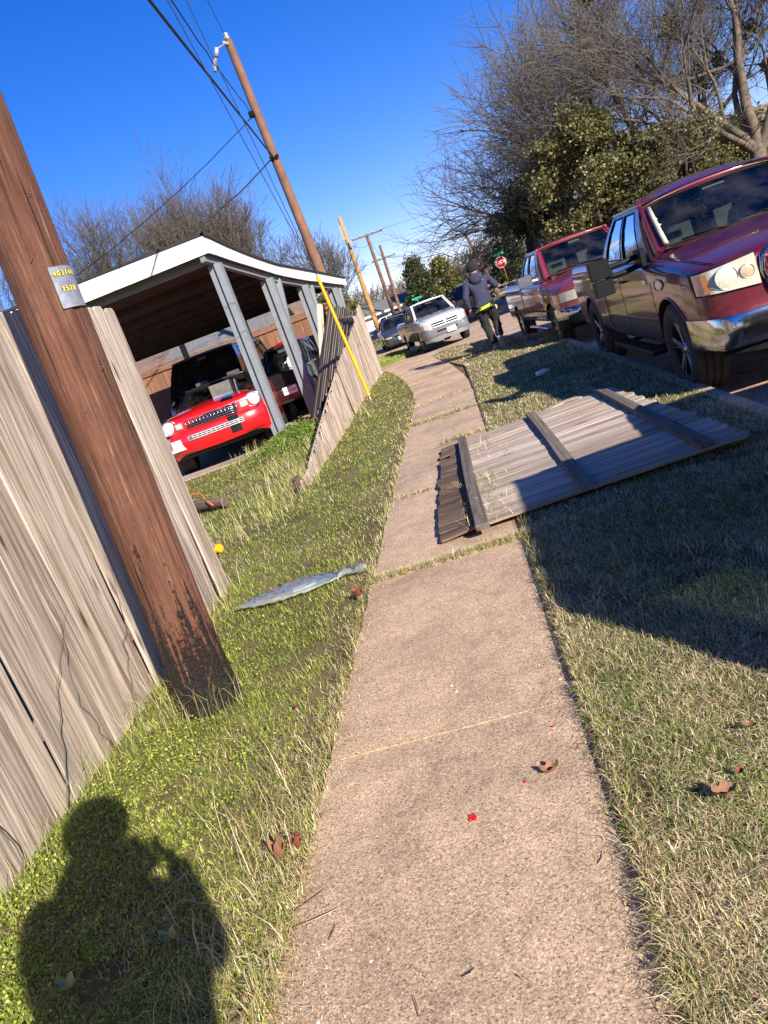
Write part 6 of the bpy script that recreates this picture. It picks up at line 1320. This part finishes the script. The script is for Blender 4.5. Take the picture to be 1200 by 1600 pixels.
for z_,x_ in ((7.4,'guy wire falling from the near pole to the yellow guard, lower one'),(9.6,'guy wire falling from the near pole to the yellow guard, upper one')): wire(A1(z_),G0,0,.0055,M['wiregrey'],x_)
wire((-3.47,22.85,7.8),(-13.5,24.,5.4),.35,.012,M['wire'],'service drop running left from the upper clamp of the pole behind the carport',wob=.006)
wire((-3.36,22.8,6.6),(-9.9,17.0,4.1),.55,.020,M['wire'],'thick black service cable sagging left over the carport roof',wob=.008)
gg_=empty('guy_guard',(-1.7,13.0,0),0,'bright yellow plastic guard on the guy wire in front of the carport','guy wire guard')
q=MB(); g0,g1=Vector((-1.72,13.0,.32)),Vector(G0); q.tube([g0,g0.lerp(g1,.5),g1],[.030,.029,.027],12); par(q.build('guard_tube',M['yellow'],None,True,40),gg_); q=MB(); q.tube([Vector((-1.70,13.05,-.02)),g0+(g1-g0)*.02],.008,6); par(q.build('anchor_rod',M['steel'],None,True),gg_)
fw_=[((-3.8,57,7.2),(-3.85,70,6.2)),((-4.9,57,7.2),(-30,50,7.6)),((-2.7,57,7.2),(24,66,8.2)),((-3.85,70,6.2),(2.2,60,4.9)),((-3.85,70,5.2),(30,66,6.3)),((-4.6,50,6.5),(-3.8,57,6.6)),((3.0,60,4.9),(30,64,6.8)),((-3.85,70,6.1),(-30,60,6.6)),((-3.9,57,3.9),(-3.9,70,3.9)),((2.2,60,4.9),(-.75,76,3.7)),((3.0,60,3.6),(-30,66,4.2))]
FL=('wire between the cross arms of the two middle far poles','wire leaving the wide cross arm toward the left','long wire from the wide cross arm across to the right','wire from the slim far pole to the leaning pole','low wire from the slim far pole to the far right','wire from the yellow pole to the wide armed pole','wire from the leaning pole out to the right','wire from the slim far pole out to the left','lowest wire between the two middle far poles','wire from the leaning pole down to the short juniper pole','low wire from the leaning pole out to the left')
for i,(a,b) in enumerate(fw_): wire(a,b,.35,.014,M['wiregrey'],FL[i],16,'far overhead wires')
# ------------------------------------------------------------------ signs
ss=empty('stop_sign',(5.05,60,0),0,'red stop sign on a rusty post with a green street sign above','stop sign')
q=MB(); q.tube([(5.05,60,-.1),(4.98,60,2.75)],.04,8); par(q.build('post',M['rust'],None,True),ss)
def octo(r,y,th,mat,name,c):
    vs=[(c[0]+r*math.cos(R(22.5+45*k)),y,c[2]+r*math.sin(R(22.5+45*k))) for k in range(8)]; vs+=[(a,y+th,b) for a,_,b in vs]; fs=[tuple(range(8)),tuple(range(15,7,-1))]+[((k+1)%8,k,8+k,8+(k+1)%8) for k in range(8)]; o=mesh(name,vs,fs,mat,None); return o
c=(4.90,60,2.22); a=octo(.44,59.88,.02,M['signwhite'],'sign_border',c); par(a,ss); b=octo(.41,59.872,.006,M['signred'],'sign_plate',c); par(b,ss)
t=text('lettering','STOP',.36,M['signwhite'],.003,None,Matrix.Translation((c[0],59.862,c[2]))@Matrix.Rotation(R(90),4,'X'),bold=.006); par(t,ss)
q=MB(); q.box((4.85,59.9,2.86),(.95,.02,.20)); so1=q.build('street_sign',M['signgreen'],None); par(so1,ss); q=MB(); q.box((4.95,60.0,3.06),(.02,.9,.18)); par(q.build('street_sign',M['signgreen'],None),ss)
q=MB()
for k in range(3): q.box((4.55+k*.09,59.885,2.86),(.06,.01,.09))
ss2=empty('street_sign_post',(-2.2,70,0),0,'green street name sign on a post above the silver pickup roof','street sign'); q=MB(); q.tube([(-2.2,70,-.1),(-2.2,70,1.95)],.035,8); par(q.build('post',M['steel'],None,True),ss2); q=MB(); q.box((-2.2,69.95,1.93),(.95,.02,.2)); par(q.build('sign_blade',M['signgreen'],None),ss2)
# ------------------------------------------------------------------ small things on the ground
def bag():
    # collapsed clear newspaper bag: long lens shaped sleeve with a twisted neck
    A_=Vector((-1.96,4.60,.012)); B_=Vector((-1.20,4.62,.012)); C_=Vector((-1.00,4.55,.03)); nu,nv=34,18; vs=[];fs=[]; g=random.Random(3)
    for i in range(nu+1):
        t=i/nu; 
        if t<.80: c=A_.lerp(B_,t/.80); s=t/.8; w_=.012+.14*math.sin(min(1,s*1.12)*2.55)**.9*(1 if s<.93 else 1-.5*(s-.93)/.07); h_=.028*math.sin(s*2.9)
        else: s=(t-.8)/.2; c=B_.lerp(C_,s); w_=.022+.03*s; h_=.02+.01*math.sin(s*9)
        for j in range(nv):
            q=6.28318*j/nv; nzv=.008*math.sin(j*2.1+i*.9)+.006*math.sin(i*2.3+j*.7)+g.uniform(-.006,.006)
            vs.append(c+Vector((0,math.cos(q)*(w_+nzv),max(-.006,math.sin(q)*(h_+nzv)+h_*.5)+.012)))
    for i in range(nu):
        for j in range(nv): fs.append((i*nv+j,i*nv+(j+1)%nv,(i+1)*nv+(j+1)%nv,(i+1)*nv+j))
    mt,n,b=newmat('clear_plastic_film'); n.nodes.remove(b); t_=N(n,'ShaderNodeBsdfTransparent'); t_.inputs[0].default_value=(.93,.96,.95,1); gl=N(n,'ShaderNodeBsdfGlossy'); gl.inputs['Roughness'].default_value=.12; df=N(n,'ShaderNodeBsdfDiffuse'); df.inputs[0].default_value=(.62,.66,.58,1)
    m1=N(n,'ShaderNodeMixShader'); m1.inputs[0].default_value=.30; n.links.new(t_.outputs[0],m1.inputs[1]); n.links.new(df.outputs[0],m1.inputs[2]); lw=N(n,'ShaderNodeLayerWeight'); lw.inputs[0].default_value=.35
    m2=N(n,'ShaderNodeMixShader'); n.links.new(lw.outputs['Facing'],m2.inputs[0]); n.links.new(m1.outputs[0],m2.inputs[1]); n.links.new(gl.outputs[0],m2.inputs[2]); n.links.new(m2.outputs[0],n.nodes['Material Output'].inputs[0])
    v=coords(n); bp_=N(n,'ShaderNodeBump'); bp_.inputs['Strength'].default_value=.45; bp_.inputs['Distance'].default_value=.01; n.links.new(noise(n,v,28,4,.7,2.),bp_.inputs['Height']); n.links.new(bp_.outputs[0],gl.inputs['Normal']); n.links.new(bp_.outputs[0],df.inputs['Normal'])
    root=empty('plastic_bag',A_,0,'clear plastic sleeve bag lying on the grass at the sidewalk edge','plastic bag'); o=mesh('film',vs,fs,mt,None,True); par(o,root)
    ins=MB(); ins.board((-1.52,4.58,.035),(-1.36,4.60,.04),.07,.012,(0,1,0),3,.003); par(ins.build('paper_scrap',M['white'],None,False),root)
bag()
def leafobj(loc,s,mat,label,seed,name='fallen_leaf',lobes=5,curl=.5,rz=0,group=None):
    g=random.Random(seed); nr,na=4,22; vs=[(0,0,.0)];fs=[]
    for i in range(1,nr+1):
        for j in range(na):
            a=6.283*j/na; rr_=s*(.62+.38*abs(math.cos(a*lobes/2)))*i/nr; x,y=rr_*math.cos(a)*1.15,rr_*math.sin(a)*.8; z=curl*(x*x*2+y*y*5)/s+ s*.10*math.sin(a*3+seed)*(i/nr)**2+g.uniform(-.03,.03)*s; vs.append((x,y,abs(z)+.002))
    for j in range(na): fs.append((0,1+j,1+(j+1)%na))
    for i in range(nr-1):
        for j in range(na): fs.append((1+i*na+j,1+(i+1)*na+j,1+(i+1)*na+(j+1)%na,1+i*na+(j+1)%na))
    o=mesh(name,vs,fs,mat,None,True); o.location=loc; o.rotation_euler=(0,0,rz); return tag(o,label,'leaf',group)
zw=.014
leafobj((-.13,2.07,zw),.030,M['leafbrown'],'curled tan brown leaf on the right half of the sidewalk',1,curl=.3,rz=.4)
leafobj((.30,1.72,.07),.03,M['leafbrown'],'dark curled leaf lying in the right grass near the bottom edge',2,curl=.3)
leafobj((-1.02,1.95,.035),.03,M['leafbrown'],'curled brown leaf at the left sidewalk edge above the photographer\'s shadow elbow',3,curl=.8)
leafobj((-.97,1.99,.03),.022,M['leafred'],'small reddish leaf at the left sidewalk edge',4,curl=.7)
leafobj((-1.62,1.62,.03),.035,M['leafgreen'],'pale green leaf lying inside the photographer\'s shadow',5,curl=.3)
leafobj((-1.33,1.72,.03),.03,M['leafgreen'],'small yellow green leaf near the middle of the photographer\'s shadow',6,curl=.3)
leafobj((-1.0,4.1,.03),.032,M['leafred'],'dark red leaf in the grass below the plastic bag',7,curl=.6)
g=random.Random(5)
BANDS=((1.35,'near the bottom edge of the view'),(1.85,'level with the red berries'),(3.0,'level with the big pole foot'),(4.3,'level with the clear plastic bag'),(6.0,'level with the fallen fence panel'),(8.6,'level with the sunk fence end'),(12.5,'level with the yellow guard foot'))
SIDES=((-1.0,.04,'on the left lawn edge'),(-1.5,.22,'deep in the left lawn'),(.55,.3,'in the right grass'))
k=0
for by,bt in BANDS:
    for sx0,sw_,stx in SIDES:
        if sx0>0 and by==6.0: continue
        for cm,ct in (('leafbrown','brown'),('leafred','reddish')):
            if g.random()<.35: continue
            x=g.gauss(sx0,sw_); x=min(x,-.97) if sx0<0 else max(x,.08); y=by*g.uniform(.93,1.08)
            leafobj((x,y,.03 if sx0<0 else .06),g.uniform(.009,.018)+by*.0012,M[cm],'dry '+ct+' leaf '+stx+' '+bt,100+k,curl=.25,rz=g.uniform(0,6)); k+=1
def berries(loc,n,label,s=.0055,seed=1):
    g=random.Random(seed); root=empty('berry_cluster',loc,0,label,'berries'); m1=MB()
    for k in range(n):
        c=Vector((g.uniform(-.01,.01),g.uniform(-.01,.01),s*.9)) if n>1 else Vector((0,0,s*.9)); v,f=ell(c,(s,s,s*.9),None,12,8); m1.add(v,f)
    m1.build('berries',M['berry'],root,True); st=MB(); st.tube([(0,0,s),(.008,.006,.012),(.018,.012,.006)],.0008,4); st.build('stem',M['twig'],root)
berries((-.39,1.94,zw),7,'squashed cluster of red berries on the sidewalk centre',.0062)
berries((-.215,2.045,zw),1,'tiny single red berry left of the brown leaf',.005); berries((-.085,2.30,zw),2,'two tiny red berries on the sidewalk past the brown leaf',.005,3)
for k,(x,y) in enumerate(((-.21,2.22),(-.43,2.72),(-.45,2.78),(-.02,2.6),(-.74,1.55),(-.68,1.50),(-.80,1.36))):
    m1=MB(); m1.box((x,y,zw+.001),(g.uniform(.006,.012),g.uniform(.005,.009),.003),rz=k); tag(m1.build('white_speck',M['white'],None),('white scrap between the brown leaf and the joint','left one of two white scraps past the joint','right one of two white scraps past the joint','white scrap near the right slab edge past the joint','upper white scrap at the lower left of the slab','middle white scrap at the lower left of the slab','lowest white scrap at the lower left of the slab')[k],'scrap',group='tiny white scraps on the sidewalk')
for k,(x,y,l,a) in enumerate(((-.80,1.62,.05,1.2),(-.05,1.66,.04,.8),(-.02,1.50,.06,2.0),(.0,1.38,.05,.4),(-.55,1.34,.05,1.8),(-.42,1.40,.04,.2),(-.83,1.30,.06,.9),(-.30,1.36,.03,2.4),(-.9,1.75,.12,.5),(-.86,1.68,.14,.2))):
    m1=MB(); c=Vector((x,y,zw+.006)); d=Vector((math.cos(a),math.sin(a),0))*l/2; m1.tube([c-d,c+Vector((.003,-.004,.004)),c+d+Vector((0,0,.006))],[.0012,.0016,.0008],5); tag(m1.build('dry_twig',M['straw'] if k%2 else M['leafbrown'],None,True),('straw coloured twig on the left of the near slab','dark twig right of centre below the brown leaf','straw coloured twig close to the right slab edge','dark twig at the bottom right corner of the slab','twig near the bottom centre of the slab','dark curved twig at the bottom centre','pale twig at the bottom left of the slab','tiny dark twig right of the bottom centre','long pale straw jutting over the left slab edge','long dark straw jutting over the left slab edge')[k],'twig',group='short dry twigs on the near slab')
# bottle / white wrapper on the grass, log with orange cord, yellow rag, rock, stump at fence end
m1=MB(); m1.lathe([(0,-.10),(.03,-.10),(.034,-.08),(.034,.03),(.014,.07),(.014,.10),(0,.10)],(0,0,.035),'x',14); o=m1.build('plastic_bottle',M['white'],None,True); o.location=(.97,10.4,.055); o.rotation_euler=(0,0,.5); tag(o,'small white crushed bottle lying in the shaded grass','bottle')
m1=MB(); m1.tube([(-3.95,9.05,.09),(-3.6,8.8,.10),(-3.22,8.55,.09)],[.075,.07,.06],10); o=m1.build('log',M['rot'],None,True,50); tag(o,'short rotten log lying in the grass left of the leaning fence','log')
m1=MB(); m1.tube([(-3.9,9.0,.17),(-3.75,9.05,.24),(-3.6,8.95,.20),(-3.55,8.8,.12),(-3.45,8.6,.17),(-3.35,8.5,.10)],.008,6); o=m1.build('orange_cord',M['orange'],None,True); tag(o,'thin orange cord looped over the rotten log','cord')
m1=MB(); m1.tube([(-2.95,6.35,.05),(-2.78,6.42,.07),(-2.6,6.35,.06)],[.05,.055,.04],8); o=m1.build('yellow_rag',M['yellow'],None,True,60); tag(o,'crumpled yellow and grey rag in the grass behind the board fence end','rag')
m1=MB(); m1.tube([(-2.12,8.1,-.05),(-2.16,8.05,.18)],[.06,.05],10); o=m1.build('broken_post_stub',M['rot'],None,True,50); tag(o,'broken rotten post stub at the sunk end of the leaning fence','post stub')
v,f=ell((0,0,.06),(.16,.11,.10),None,10,7); m1=MB(); m1.add([p+rv(g)*.012 for p in v],f); o=m1.build('white_rock',M['cinder'],None,False,fixn=True); o.location=(-1.50,27.0,0); tag(o,'pale rock at the tip of the bright grass patch','rock')
v,f=ell((0,0,.04),(.09,.07,.06),None,10,7); m1=MB(); m1.add([p+rv(g)*.008 for p in v],f); o=m1.build('white_rock',M['cinder'],None,False,fixn=True); o.location=(-1.15,26.7,-.08); tag(o,'small pale rock right of the larger rock by the grass patch','rock')
m1=MB(); m1.tube([(1.98,5.7,-.10),(2.12,5.95,-.09),(2.2,6.05,-.10)],.012,5); o=m1.build('dead_branch',M['bark'],None,True); tag(o,'short dead stick on the concrete in front of the maroon pickup bumper','stick')
